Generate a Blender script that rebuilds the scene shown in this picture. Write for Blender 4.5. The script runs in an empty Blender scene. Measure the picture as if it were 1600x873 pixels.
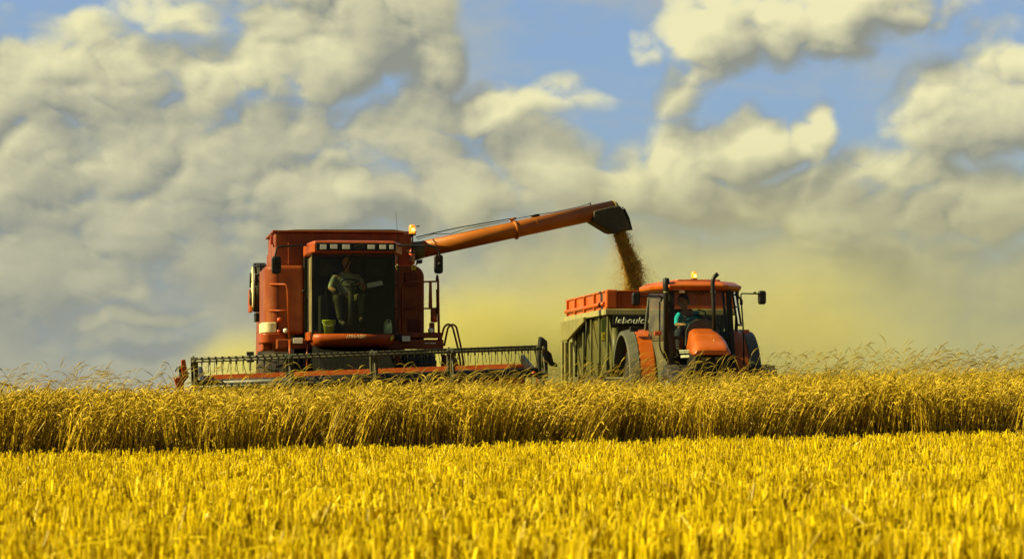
import bpy, bmesh, math, random
import numpy as np
from mathutils import Vector, Matrix

R = math.radians
random.seed(7)
rng = np.random.default_rng(11)

# ------------------------------------------------------------------ camera, world, sun, exposure
F = 4140.0            # focal length in photograph pixels (1600 wide)
HOR = 595.0           # eye level row of the photograph
EYE = 0.95            # camera height above the stubble
sc = bpy.context.scene
col = sc.collection

cd = bpy.data.cameras.new('camera')
cam = bpy.data.objects.new('camera', cd)
col.objects.link(cam)
cam.location = (0, 0, EYE)
cam.rotation_euler = (R(90), 0, 0)
cd.sensor_width = 36.0
cd.lens = F / 1600.0 * 36.0
cd.shift_y = (HOR - 436.5) / 1600.0
cd.clip_start = 0.5
cd.clip_end = 20000
cd.dof.use_dof = True
cd.dof.focus_distance = 45.0
cd.dof.aperture_fstop = 3.6
sc.camera = cam

SUN_EL = R(33)
SUN_AZ = R(-100)      # clockwise from +Y: to the left and a little towards the camera
sun_to = Vector((math.sin(SUN_AZ) * math.cos(SUN_EL), math.cos(SUN_AZ) * math.cos(SUN_EL), math.sin(SUN_EL)))
sd = bpy.data.lights.new('sun', 'SUN')
sd.energy = 5.0
sd.angle = R(0.53)
sd.color = (1.0, 0.89, 0.46)
so = bpy.data.objects.new('sun', sd)
col.objects.link(so)
so.rotation_euler = (-sun_to).to_track_quat('-Z', 'Y').to_euler()
so.location = (-40, -10, 40)

sc.view_settings.view_transform = 'Standard'
sc.view_settings.look = 'None'
sc.view_settings.exposure = 1.1
sc.view_settings.gamma = 1.0
sc.view_settings.use_curve_mapping = False
sc.render.engine = 'CYCLES'
sc.cycles.use_denoising = True
sc.cycles.max_bounces = 8
sc.cycles.transparent_max_bounces = 16
sc.cycles.volume_bounces = 0
sc.cycles.sample_clamp_indirect = 6.0

W = bpy.data.worlds.new('World')
sc.world = W
W.use_nodes = True


class NT:
    """small helper round a node tree"""
    def __init__(s, tree):
        s.t = tree
    def n(s, typ, **kw):
        x = s.t.nodes.new(typ)
        for k, v in kw.items():
            setattr(x, k, v)
        return x
    def l(s, a, b):
        s.t.links.new(a, b)
    def put(s, sock, v):
        if hasattr(v, 'is_output'):
            s.l(v, sock)
        elif v is not None:
            sock.default_value = v
    def math(s, op, a, b=None, c=None, clamp=False):
        x = s.n('ShaderNodeMath', operation=op, use_clamp=clamp)
        s.put(x.inputs[0], a)
        if b is not None: s.put(x.inputs[1], b)
        if c is not None: s.put(x.inputs[2], c)
        return x.outputs[0]
    def vmath(s, op, a, b=None):
        x = s.n('ShaderNodeVectorMath', operation=op)
        s.put(x.inputs[0], a)
        if b is not None: s.put(x.inputs[1], b)
        return x.outputs['Value'] if op in ('LENGTH', 'DOT_PRODUCT', 'DISTANCE') else x.outputs[0]
    def rng(s, v, a, b, c=0.0, d=1.0, smooth=True):
        x = s.n('ShaderNodeMapRange', interpolation_type='SMOOTHSTEP' if smooth else 'LINEAR')
        s.put(x.inputs[0], v)
        for i, q in enumerate((a, b, c, d)): s.put(x.inputs[1 + i], q)
        return x.outputs[0]
    def mix(s, f, a, b, mode='MIX'):
        x = s.n('ShaderNodeMix', data_type='RGBA', blend_type=mode)
        s.put(x.inputs[0], f)
        s.put(x.inputs[6], a if hasattr(a, 'is_output') else (*a, 1) if len(a) == 3 else a)
        s.put(x.inputs[7], b if hasattr(b, 'is_output') else (*b, 1) if len(b) == 3 else b)
        return x.outputs[2]
    def noise(s, vec, scale, detail=4, rough=0.55, lac=2.0, dist=0.0, dim='3D'):
        x = s.n('ShaderNodeTexNoise', noise_dimensions=dim)
        if vec is not None: s.l(vec, x.inputs['Vector'])
        x.inputs['Scale'].default_value = scale
        x.inputs['Detail'].default_value = detail
        x.inputs['Roughness'].default_value = rough
        x.inputs['Lacunarity'].default_value = lac
        x.inputs['Distortion'].default_value = dist
        return x.outputs[0]


def azel(px, py):
    return (px - 800) / F, (HOR - py) / F


# clouds: (column, row, half width, half height, tilt degrees, weight) of each cumulus mass, as bearing and elevation
CLOUDS = [
    (60, 140, 170, 105, 1.0), (180, 150, 120, 85, 0.9), (80, 290, 260, 130, 1.0), (-120, 120, 160, 160, 1.0),
    (385, 130, 100, 56, 1.2), (470, 90, 115, 85, 1.2), (560, 40, 130, 110, 1.2), (655, 70, 85, 85, 1.0), (470, -20, 120, 90, 1.0),
    (430, 200, 250, 55, 0.85), (740, 165, 180, 36, 0.75), (240, 250, 230, 110, 0.95), (290, 22, 150, 24, 0.4),
    (110, 340, 330, 150, 0.95), (470, 330, 300, 90, 0.85), (30, 420, 260, 90, 0.8), (640, 230, 120, 40, 0.7), (330, 150, 90, 70, 0.9), (1060, 330, 240, 60, 0.8),
    (430, 280, 190, 60, 0.9), (565, 290, 50, 52, 1.3),
    (720, 305, 110, 62, 1.2), (850, 268, 95, 76, 1.3), (970, 285, 105, 76, 1.25), (1085, 272, 85, 86, 1.25),
    (1190, 238, 70, 62, 1.25), (1268, 212, 44, 58, 1.2),
    (1105, 55, 85, 65, 1.15), (1220, 50, 130, 55, 1.15), (1350, 20, 130, 45, 1.0), (1075, 130, 48, 50, 0.8),
    (985, 78, 36, 36, 0.6),
    (1460, 170, 90, 80, 1.2), (1570, 160, 130, 85, 1.2), (1430, 270, 190, 40, 0.9), (1550, 330, 260, 40, 0.8),
    (190, 445, 80, 42, 1.2), (210, 505, 120, 20, 1.2), (1310, 370, 60, 45, 1.1), (560, 345, 60, 30, 1.1), (400, 300, 70, 40, 1.2),
]


def cover_group():
    """how thick the cloud is in a direction P = (bearing, elevation): a few dozen cumulus masses and a low grey layer"""
    g = bpy.data.node_groups.new('cloud_cover', 'ShaderNodeTree')
    g.interface.new_socket('P', in_out='INPUT', socket_type='NodeSocketVector')
    g.interface.new_socket('C', in_out='OUTPUT', socket_type='NodeSocketFloat')
    t = NT(g)
    gi, go = t.n('NodeGroupInput'), t.n('NodeGroupOutput')
    P = gi.outputs[0]
    sx = t.n('ShaderNodeSeparateXYZ'); t.l(P, sx.inputs[0])
    def rep(o):
        x = t.n('ShaderNodeCombineXYZ')
        for q in x.inputs: t.l(o, q)
        return x.outputs[0]
    az3, el3 = rep(sx.outputs[0]), rep(sx.outputs[1])
    def ma(a, b, c):
        x = t.n('ShaderNodeVectorMath', operation='MULTIPLY_ADD')
        for i, q in enumerate((a, b, c)): t.put(x.inputs[i], q)
        return x.outputs[0]
    acc = None
    pts = list(CLOUDS)
    while len(pts) % 3: pts.append(pts[-1])
    for i in range(0, len(pts), 3):           # three masses to a vector
        tri = pts[i:i + 3]
        ae = [azel(p[0], p[1]) for p in tri]
        x0 = az3 if acc is None else ma(acc, (1e-7,) * 3, az3)   # (waits for the one before: keeps the stack small)
        u = ma(x0, tuple(F / p[2] for p in tri), tuple(-q[0] * F / p[2] for p, q in zip(tri, ae)))
        v = ma(el3, tuple(F / p[3] for p in tri), tuple(-q[1] * F / p[3] for p, q in zip(tri, ae)))
        r2 = ma(v, v, t.vmath('MULTIPLY', u, u))
        c = ma(r2, tuple(-0.62 * p[4] for p in tri), tuple(0.75 * p[4] for p in tri))
        acc = c if acc is None else t.vmath('MAXIMUM', acc, c)
    sp = t.n('ShaderNodeSeparateXYZ'); t.l(acc, sp.inputs[0])
    low = t.rng(sx.outputs[1], azel(0, 110)[1], azel(0, 270)[1], -0.75, 0.28, smooth=False)
    acc = t.math('SMOOTH_MAX', t.math('SMOOTH_MAX', sp.outputs[0], sp.outputs[1], 0.2), t.math('SMOOTH_MAX', sp.outputs[2], low, 0.2), 0.2)
    # other clouds of the day, all round the sky outside the view
    far = t.math('MULTIPLY_ADD', t.noise(P, 5, 2, dim='2D'), 3.0, -1.75)
    out = t.math('MAXIMUM', t.rng(t.math('ABSOLUTE', sx.outputs[0]), 0.21, 0.3), t.rng(sx.outputs[1], 0.16, 0.22))
    acc = t.math('MAXIMUM', acc, t.math('MULTIPLY_ADD', out, 2.0, t.math('ADD', far, -2.0)))
    t.l(acc, go.inputs[0])
    return g


def billow_group(detail, name):
    g = bpy.data.node_groups.new(name, 'ShaderNodeTree')
    g.interface.new_socket('P', in_out='INPUT', socket_type='NodeSocketVector')
    g.interface.new_socket('N', in_out='OUTPUT', socket_type='NodeSocketFloat')
    t = NT(g)
    gi, go = t.n('NodeGroupInput'), t.n('NodeGroupOutput')
    P = gi.outputs[0]
    n1 = t.n('ShaderNodeTexNoise', noise_dimensions='2D'); t.l(P, n1.inputs['Vector'])
    n1.inputs['Scale'].default_value = 21; n1.inputs['Detail'].default_value = detail; n1.inputs['Roughness'].default_value = 0.57
    n2 = t.n('ShaderNodeTexNoise', noise_dimensions='2D', noise_type='RIDGED_MULTIFRACTAL', normalize=False); t.l(t.vmath('ADD', P, t.vmath('MULTIPLY', n1.outputs['Color'], (0.012, 0.012, 0))), n2.inputs['Vector'])
    n2.inputs['Offset'].default_value = 1.0; n2.inputs['Gain'].default_value = 1.2
    n2.inputs['Scale'].default_value = 30; n2.inputs['Detail'].default_value = detail * 0.6; n2.inputs['Roughness'].default_value = 0.52
    n = t.math('ADD', t.math('MULTIPLY_ADD', n1.outputs[0], 1.3, -0.65), t.math('MULTIPLY_ADD', n2.outputs[0], -0.38, 0.38))
    t.l(n, go.inputs[0])
    return g


def build_world():
    t = NT(W.node_tree)
    t.t.nodes.clear()
    out = t.n('ShaderNodeOutputWorld')
    bg = t.n('ShaderNodeBackground')
    STR = 0.1
    bg.inputs['Strength'].default_value = STR
    sky = t.n('ShaderNodeTexSky', sky_type='NISHITA')
    sky.sun_disc = False
    sky.sun_elevation = SUN_EL
    sky.sun_rotation = SUN_AZ
    sky.altitude = 100
    sky.air_density = 1.0
    sky.dust_density = 1.6
    tc = t.n('ShaderNodeTexCoord')
    s = t.n('ShaderNodeSeparateXYZ')
    t.l(tc.outputs['Generated'], s.inputs[0])
    az = t.math('ARCTAN2', s.outputs[0], s.outputs[1])
    el = t.math('ARCSINE', s.outputs[2])
    cb = t.n('ShaderNodeCombineXYZ')
    t.l(az, cb.inputs[0]); t.l(el, cb.inputs[1])
    P = cb.outputs[0]
    gc, gn, gl = cover_group(), billow_group(8.0, 'cloud_billows'), billow_group(2.0, 'cloud_billows_soft')
    wn = t.n('ShaderNodeTexNoise', noise_dimensions='2D'); t.l(P, wn.inputs['Vector'])
    wn.inputs['Scale'].default_value = 22; wn.inputs['Detail'].default_value = 3
    Q = t.vmath('ADD', P, t.vmath('MULTIPLY', t.vmath('SUBTRACT', wn.outputs['Color'], (0.5, 0.5, 0.5)), (0.045, 0.028, 0)))
    def ev(g, base, off=(0, 0), after=None):
        x = t.n('ShaderNodeGroup'); x.node_tree = g
        p = t.vmath('ADD', base, (off[0] / F, off[1] / F, 0))
        if after is not None:
            p = t.vmath('ADD', p, t.math('MULTIPLY', after, 1e-7))
        t.l(p, x.inputs[0])
        return x.outputs[0]
    FAR = (-42, 58)
    c0 = ev(gc, Q)
    c2 = ev(gc, Q, FAR, c0)
    # towards the horizon the clouds are seen edge-on: drawn out sideways and calmer
    flat = t.rng(el, 0.0, 0.12, 0.50, 1.05, False)
    Pn = t.vmath('MULTIPLY', P, (0.85, 1.15, 1))
    n0 = t.math('MULTIPLY', ev(gn, Pn), flat)
    n1 = t.math('MULTIPLY', ev(gn, Pn, (-10, 13), n0), flat)
    n2 = t.math('MULTIPLY', ev(gl, Pn, FAR, n1), flat)
    h0 = t.math('ADD', c0, n0)
    dens = t.rng(h0, -0.30, 0.52)
    d1 = t.math('MULTIPLY', t.math('SUBTRACT', n0, n1), 1.15)
    d2 = t.math('MULTIPLY', t.math('SUBTRACT', c0, c2), 1.15)
    d3 = t.math('MULTIPLY', t.math('SUBTRACT', n0, n2), 0.55)
    lit = t.math('ADD', t.math('ADD', d1, 0.26), t.math('ADD', d2, d3))
    lit = t.rng(lit, -0.28, 1.42, smooth=False)
    k = 0.467 / STR
    LIT = tuple(v * k for v in (0.86, 0.81, 0.48))
    SHD = tuple(v * k for v in (0.285, 0.300, 0.255))
    ccol = t.mix(lit, SHD, LIT)
    blue = t.mix(1.0, sky.outputs[0], (0.62, 0.92, 1.45), 'MULTIPLY')
    blue = t.mix(0.75, blue, tuple(v * k for v in (0.228, 0.288, 0.338)))
    veil = t.math('MULTIPLY', t.rng(t.noise(t.vmath('MULTIPLY', P, (1, 2.6, 1)), 15, 4, dim='2D'), 0.40, 0.75), 0.55)
    blue = t.mix(veil, blue, tuple(v * k for v in (0.46, 0.47, 0.39)))
    base = t.mix(dens, blue, ccol)
    # distant murk towards the horizon: grey on the left, straw-yellow on the right
    side = t.rng(az, -0.16, 0.10)
    murk = t.mix(side, tuple(v * k for v in (0.33, 0.34, 0.28)), tuple(v * k for v in (0.44, 0.41, 0.16)))
    # the open sky overhead is a deeper blue than the strip above the field
    up = t.math('MAXIMUM', t.rng(el, 0.2, 0.9, 0.0, 0.85), t.rng(t.math('ABSOLUTE', az), 0.5, 1.6, 0.0, 0.8))
    base = t.mix(up, base, tuple(v * k for v in (0.085, 0.13, 0.19)))
    hz = t.rng(el, 0.0, t.math('MULTIPLY_ADD', side, 0.022, 0.088), t.math('MULTIPLY_ADD', side, 0.28, 0.52), 0.0)
    base = t.mix(hz, base, murk)
    t.l(base, bg.inputs['Color'])
    t.l(bg.outputs[0], out.inputs['Surface'])


build_world()
W.cycles.sampling_method = 'MANUAL'
W.cycles.sample_map_resolution = 512

# ------------------------------------------------------------------ materials
def material(name):
    m = bpy.data.materials.new(name)
    m.use_nodes = True
    t = NT(m.node_tree)
    t.t.nodes.clear()
    out = t.n('ShaderNodeOutputMaterial')
    return m, t, out


def painted(name, base, rough=0.4, metal=0.0, dust=0.35, dustcol=(0.27, 0.165, 0.035), vary=0.18, scale=2.2, bump=0.03, coat=0.0, spec=0.25):
    """a machine surface: slightly uneven paint under patches of chaff dust, a little bump"""
    m, t, out = material(name)
    p = t.n('ShaderNodeBsdfPrincipled')
    tc = t.n('ShaderNodeTexCoord').outputs['Object']
    n1 = t.noise(tc, scale, 6, 0.62)
    n2 = t.noise(tc, scale * 11, 5, 0.7)
    n3 = t.noise(t.vmath('MULTIPLY', tc, (7, 7, 0.8)), 1.3, 4, 0.6)
    c = t.mix(t.rng(n1, 0.3, 0.7), tuple(v * (1 - vary) for v in base), tuple(min(1, v * (1 + vary)) for v in base))
    d = t.math('ADD', t.math('MULTIPLY', t.rng(n1, 0.42, 0.78), t.rng(n2, 0.3, 0.75)), t.math('MULTIPLY', t.rng(n3, 0.55, 0.8), 0.5))
    d = t.math('MULTIPLY', d, dust, clamp=True)
    c = t.mix(d, c, dustcol)
    t.l(c, p.inputs['Base Color'])
    t.l(t.math('MULTIPLY_ADD', d, 0.5, t.math('MULTIPLY_ADD', n2, 0.16, rough - 0.08), clamp=True), p.inputs['Roughness'])
    p.inputs['Metallic'].default_value = metal
    p.inputs['Specular IOR Level'].default_value = spec
    p.inputs['Coat Weight'].default_value = coat
    p.inputs['Coat Roughness'].default_value = 0.15
    if bump:
        b = t.n('ShaderNodeBump'); b.inputs['Strength'].default_value = bump * 6; b.inputs['Distance'].default_value = 0.01
        t.l(t.math('ADD', n2, t.math('MULTIPLY', n1, 1.5)), b.inputs['Height'])
        t.l(b.outputs[0], p.inputs['Normal'])
    t.l(p.outputs[0], out.inputs[0])
    return m


def glass(name, tint=(0.72, 0.80, 0.72), gloss=1.0, dirt_sheen=0.05, sheen=0.0):
    m, t, out = material(name)
    tr = t.n('ShaderNodeBsdfTransparent'); tr.inputs[0].default_value = (*tint, 1)
    gl = t.n('ShaderNodeBsdfGlossy'); gl.inputs['Roughness'].default_value = 0.02
    gl.inputs[0].default_value = (gloss, gloss, gloss, 1)
    fr = t.n('ShaderNodeFresnel'); fr.inputs[0].default_value = 1.28
    mx = t.n('ShaderNodeMixShader')
    t.l(fr.outputs[0], mx.inputs[0]); t.l(tr.outputs[0], mx.inputs[1]); t.l(gl.outputs[0], mx.inputs[2])
    df = t.n('ShaderNodeBsdfDiffuse'); df.inputs[0].default_value = (0.30, 0.24, 0.11, 1)  # pale diffuse layer: dirt, and painted reflection on side and door panes
    m2 = t.n('ShaderNodeMixShader')
    tc = t.n('ShaderNodeTexCoord').outputs['Object']
    t.l(t.math('MULTIPLY_ADD', t.rng(t.noise(tc, 2.5, 5, 0.65), 0.35, 0.8), dirt_sheen, sheen), m2.inputs[0])
    t.l(mx.outputs[0], m2.inputs[1]); t.l(df.outputs[0], m2.inputs[2])
    t.l(m2.outputs[0], out.inputs[0])
    return m


def straw(name, dark, light, trans=0.35, rough=0.6, gloss=0.08, patch=0.0):
    """dry stalks: every stalk carries its own shade between the two colours"""
    m, t, out = material(name)
    at = t.n('ShaderNodeAttribute'); at.attribute_name = 'shade'
    f = at.outputs['Fac']
    if patch:
        g = t.n('ShaderNodeNewGeometry').outputs['Position']
        f = t.math('ADD', f, t.math('MULTIPLY_ADD', t.noise(g, 0.55, 3), patch * 2, -patch), clamp=True)
    c = t.mix(f, dark, light)
    d = t.n('ShaderNodeBsdfDiffuse'); t.l(c, d.inputs[0])
    tr = t.n('ShaderNodeBsdfTranslucent'); t.l(c, tr.inputs[0])
    a = t.n('ShaderNodeMixShader'); a.inputs[0].default_value = trans
    t.l(d.outputs[0], a.inputs[1]); t.l(tr.outputs[0], a.inputs[2])
    g = t.n('ShaderNodeBsdfGlossy'); g.inputs['Roughness'].default_value = 0.38
    g.inputs[0].default_value = (1.0, 0.9, 0.6, 1)
    b = t.n('ShaderNodeMixShader'); b.inputs[0].default_value = gloss
    t.l(a.outputs[0], b.inputs[1]); t.l(g.outputs[0], b.inputs[2])
    t.l(b.outputs[0], out.inputs[0])
    return m


def emitter(name, base, em, strength, rough=0.25):
    m, t, out = material(name)
    p = t.n('ShaderNodeBsdfPrincipled')
    p.inputs['Base Color'].default_value = (*base, 1)
    p.inputs['Roughness'].default_value = rough
    p.inputs['Emission Color'].default_value = (*em, 1)
    p.inputs['Emission Strength'].default_value = strength
    t.l(p.outputs[0], out.inputs[0])
    return m


RED = painted('harvester_red', (0.205, 0.037, 0.0015), 0.45, dust=0.50, coat=0.04)
REDD = painted('header_red', (0.29, 0.048, 0.0015), 0.42, dust=0.30)
TUBE_ORANGE = painted('auger_orange', (0.36, 0.100, 0.005), 0.42, dust=0.30)
ORANGE = painted('tractor_orange', (0.38, 0.073, 0.002), 0.38, dust=0.38, coat=0.15)
TORANGE = painted('trailer_orange', (0.42, 0.074, 0.002), 0.45, dust=0.30)
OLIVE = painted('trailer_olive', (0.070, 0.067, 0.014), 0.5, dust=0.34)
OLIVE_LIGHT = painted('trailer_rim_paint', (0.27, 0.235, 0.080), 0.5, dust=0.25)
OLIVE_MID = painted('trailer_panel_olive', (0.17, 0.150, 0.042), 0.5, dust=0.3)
CREAM = painted('cream_panel', (0.62, 0.55, 0.28), 0.45, dust=0.35)
BLACK = painted('black_plastic', (0.011, 0.011, 0.007), 0.45, dust=0.08)
DEEP_BLACK = painted('deep_black', (0.006, 0.006, 0.004), 0.7, dust=0.02, spec=0.05)  # near-black base
FRAME = painted('frame_steel', (0.013, 0.013, 0.008), 0.42, dust=0.10)
GREYP = painted('grey_plastic', (0.075, 0.076, 0.050), 0.5, dust=0.35)
STEEL = painted('reel_steel', (0.060, 0.057, 0.028), 0.45, metal=0.2, dust=0.25)
TINE = painted('tine_steel', (0.10, 0.095, 0.06), 0.4, metal=0.5, dust=0.1)
RUBBER = painted('tyre_rubber', (0.022, 0.021, 0.017), 0.75, dust=0.55, bump=0.08)
RUBBER_SPOUT = painted('rubber_flap', (0.052, 0.050, 0.024), 0.6, dust=0.35)
RIM = painted('rim_paint', (0.34, 0.30, 0.14), 0.45, dust=0.5)
LENS = painted('lamp_lens', (0.72, 0.70, 0.52), 0.12, dust=0.12, coat=0.8)
DARKIN = painted('cab_interior', (0.018, 0.017, 0.013), 0.7, dust=0.12)
OLIVEIN = painted('rear_window_olive', (0.045, 0.048, 0.024), 0.6, dust=0.2)  # lighter olive stands in for light through the rear window
MESHM = painted('screen_mesh', (0.035, 0.033, 0.025), 0.55, metal=0.3, dust=0.5)
WHITE = painted('white_marking', (0.75, 0.72, 0.55), 0.5, dust=0.15)
LETTER = painted('lettering_tan', (0.62, 0.47, 0.24), 0.5, dust=0.2)
LETTER_PALE = painted('lettering_pale', (0.31, 0.32, 0.20), 0.5, dust=0.15)
SIGNBLACK = painted('sign_black', (0.012, 0.014, 0.010), 0.45, dust=0.1)
YELLOW = painted('warning_yellow', (0.80, 0.62, 0.02), 0.45, dust=0.1)
AMBER = emitter('beacon_amber', (0.85, 0.20, 0.01), (1.0, 0.25, 0.01), 0.55)
AMBER_HOT = emitter('beacon_bulb', (0.9, 0.5, 0.05), (1.0, 0.45, 0.04), 6.0)
REFL = emitter('indicator_amber', (0.42, 0.055, 0.004), (1.0, 0.2, 0.0), 0.0)
GLASS = glass('windscreen_glass', (0.70, 0.78, 0.62), dirt_sheen=0.012)
SIDEGLASS = glass('dusty_sheen_side_glass', (0.66, 0.70, 0.50), dirt_sheen=0.4, sheen=0.35)  # dust plus an even pale layer painting in the sky reflection
DOORGLASS = glass('sheen_door_glass', (0.62, 0.68, 0.58), dirt_sheen=0.25, sheen=0.10)  # pale layer paints in the reflection on the door pane
TGLASS = glass('tractor_glass', (0.70, 0.78, 0.72), dirt_sheen=0.16)
SKIN = painted('skin', (0.42, 0.21, 0.105), 0.55, dust=0.05, bump=0)
HAIR = painted('dark_hair', (0.018, 0.013, 0.009), 0.6, dust=0.0)
SHIRT = painted('pale_shirt', (0.33, 0.36, 0.28), 0.8, dust=0.1, vary=0.3, scale=6, bump=0.15)
CYAN = painted('cyan_shirt', (0.02, 0.60, 0.78), 0.8, dust=0.0, vary=0.3, scale=6, bump=0.15)
TROUSER = painted('khaki_trousers', (0.075, 0.068, 0.033), 0.85, dust=0.2, vary=0.3, scale=6, bump=0.15)
JEANS = painted('dark_jeans', (0.03, 0.035, 0.05), 0.85, dust=0.1, vary=0.3, scale=6)
BOOT = painted('boot_leather', (0.05, 0.045, 0.035), 0.6, dust=0.3)
LIME = painted('lime_plastic', (0.62, 0.72, 0.02), 0.35, dust=0.05)
JUGM = painted('milky_plastic', (0.50, 0.62, 0.48), 0.3, dust=0.05)
PAPER = painted('paper', (0.62, 0.62, 0.55), 0.8, dust=0.05, bump=0)
MIRROR, _t, _o = material('mirror_glass')
_g = _t.n('ShaderNodeBsdfGlossy'); _g.inputs['Roughness'].default_value = 0.03; _t.l(_g.outputs[0], _o.inputs[0])


# ------------------------------------------------------------------ mesh building
class MB:
    """collects shapes; build() links them as ONE mesh object"""
    def __init__(s):
        s.v, s.f, s.smooth = [], [], []
    def add(s, vs, fs, smooth=False):
        o = len(s.v)
        s.v += [tuple(v) for v in vs]
        s.f += [tuple(i + o for i in f) for f in fs]
        s.smooth += [smooth] * len(fs)
        return s
    def box(s, x0, x1, y0, y1, z0, z1):
        vs = [(x, y, z) for x in (x0, x1) for y in (y0, y1) for z in (z0, z1)]
        return s.add(vs, [(0, 1, 3, 2), (4, 6, 7, 5), (0, 4, 5, 1), (2, 3, 7, 6), (0, 2, 6, 4), (1, 5, 7, 3)])
    def hexa(s, a, b):
        """two quads (lists of four points) joined to a solid"""
        return s.loft([a, b], cap=True)
    def loft(s, rings, cap=True, closed=True, smooth=False):
        n = len(rings[0]); vs = [p for r in rings for p in r]; fs = []
        for i in range(len(rings) - 1):
            for j in range(n if closed else n - 1):
                k = (j + 1) % n
                fs.append((i * n + j, i * n + k, (i + 1) * n + k, (i + 1) * n + j))
        o = len(s.f)
        s.add(vs, fs, smooth)
        if cap and closed:
            b = len(s.v) - len(vs)
            s.f.append(tuple(b + j for j in reversed(range(n)))); s.smooth.append(False)
            s.f.append(tuple(b + (len(rings) - 1) * n + j for j in range(n))); s.smooth.append(False)
        return s
    def prism(s, poly, axis, a, b, smooth=False):
        """2-D outline extruded along an axis: 'x' -> (y,z), 'y' -> (x,z), 'z' -> (x,y)"""
        def pt(p, h):
            return (h, p[0], p[1]) if axis == 'x' else (p[0], h, p[1]) if axis == 'y' else (p[0], p[1], h)
        return s.loft([[pt(p, a) for p in poly], [pt(p, b) for p in poly]], True, True, smooth)
    def tube(s, pts, r, n=8, cap=True, radii=None):
        pts = [Vector(p) for p in pts]
        rings = []; up = Vector((0.02, 0.03, 1)).normalized(); prev = None
        for i, p in enumerate(pts):
            d = (pts[min(i + 1, len(pts) - 1)] - pts[max(i - 1, 0)]).normalized()
            if prev is None:
                a = d.cross(up)
                if a.length < 0.1: a = d.cross(Vector((1, 0, 0)))
            else:
                a = prev - d * prev.dot(d)
            a.normalize(); prev = a
            b = d.cross(a)
            rr = radii[i] if radii else r
            rings.append([p + a * rr * math.cos(2 * math.pi * k / n) + b * rr * math.sin(2 * math.pi * k / n) for k in range(n)])
        return s.loft(rings, cap, True, True)
    def lathe(s, prof, c, axis='z', n=28, cap=False):
        """profile (radius, along) turned about an axis through c"""
        rings = []
        for (r, h) in prof:
            ring = []
            for k in range(n):
                a = 2 * math.pi * k / n
                u, w = r * math.cos(a), r * math.sin(a)
                ring.append((c[0] + u, c[1] + w, c[2] + h) if axis == 'z' else (c[0] + h, c[1] + u, c[2] + w) if axis == 'x' else (c[0] + u, c[1] + h, c[2] + w))
            rings.append(ring)
        return s.loft(rings, cap, True, True)
    def build(s, name, mat, parent=None, bevel=0.0, seg=2, subsurf=0):
        me = bpy.data.meshes.new(name)
        me.from_pydata(s.v, [], s.f)
        me.polygons.foreach_set('use_smooth', s.smooth)
        bm = bmesh.new(); bm.from_mesh(me)
        bmesh.ops.recalc_face_normals(bm, faces=bm.faces[:])
        bm.to_mesh(me); bm.free()
        me.materials.append(mat)
        o = bpy.data.objects.new(name, me)
        col.objects.link(o)
        if parent: o.parent = parent
        if bevel:
            b = o.modifiers.new('bevel', 'BEVEL'); b.width = bevel; b.segments = seg; b.limit_method = 'ANGLE'; b.angle_limit = R(40)
            b.harden_normals = False
        if subsurf:
            b = o.modifiers.new('sub', 'SUBSURF'); b.levels = subsurf; b.render_levels = subsurf
        return o


def arc(c, r, a0, a1, n):
    return [(c[0] + r * math.cos(R(a0 + (a1 - a0) * i / n)), c[1] + r * math.sin(R(a0 + (a1 - a0) * i / n))) for i in range(n + 1)]


def bend(pts, r=0.08, n=5):
    """round the corners of a path"""
    pts = [Vector(p) for p in pts]
    out = [pts[0]]
    for a, b, c in zip(pts, pts[1:], pts[2:]):
        d = min(r, (b - a).length * 0.45, (c - b).length * 0.45)
        p, q = b + (a - b).normalized() * d, b + (c - b).normalized() * d
        for i in range(n + 1):
            t = i / n
            out.append(p * (1 - t) ** 2 + b * 2 * t * (1 - t) + q * t * t)
    out.append(pts[-1])
    return out


def rrect(x0, x1, y0, y1, r, n=5, corners=(1, 1, 1, 1)):
    """rounded rectangle, corners from lower left anticlockwise"""
    P = []
    for (cx, cy, a, on) in ((x0 + r, y0 + r, 180, corners[0]), (x1 - r, y0 + r, 270, corners[1]), (x1 - r, y1 - r, 0, corners[2]), (x0 + r, y1 - r, 90, corners[3])):
        if on: P += arc((cx, cy), r, a, a + 90, n)
        else:
            P.append((x0 if cx == x0 + r else x1, y0 if cy == y0 + r else y1))
    return P


def tag(o, label=None, cat=None, group=None, kind=None):
    if label: o['label'] = label
    if cat: o['category'] = cat
    if group: o['group'] = group
    if kind: o['kind'] = kind
    return o


def empty(name, loc, rz, label, cat):
    o = bpy.data.objects.new(name, None)
    col.objects.link(o)
    o.location = loc
    o.rotation_euler = (0, 0, rz)
    o.empty_display_size = 0.3
    return tag(o, label, cat)


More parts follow.
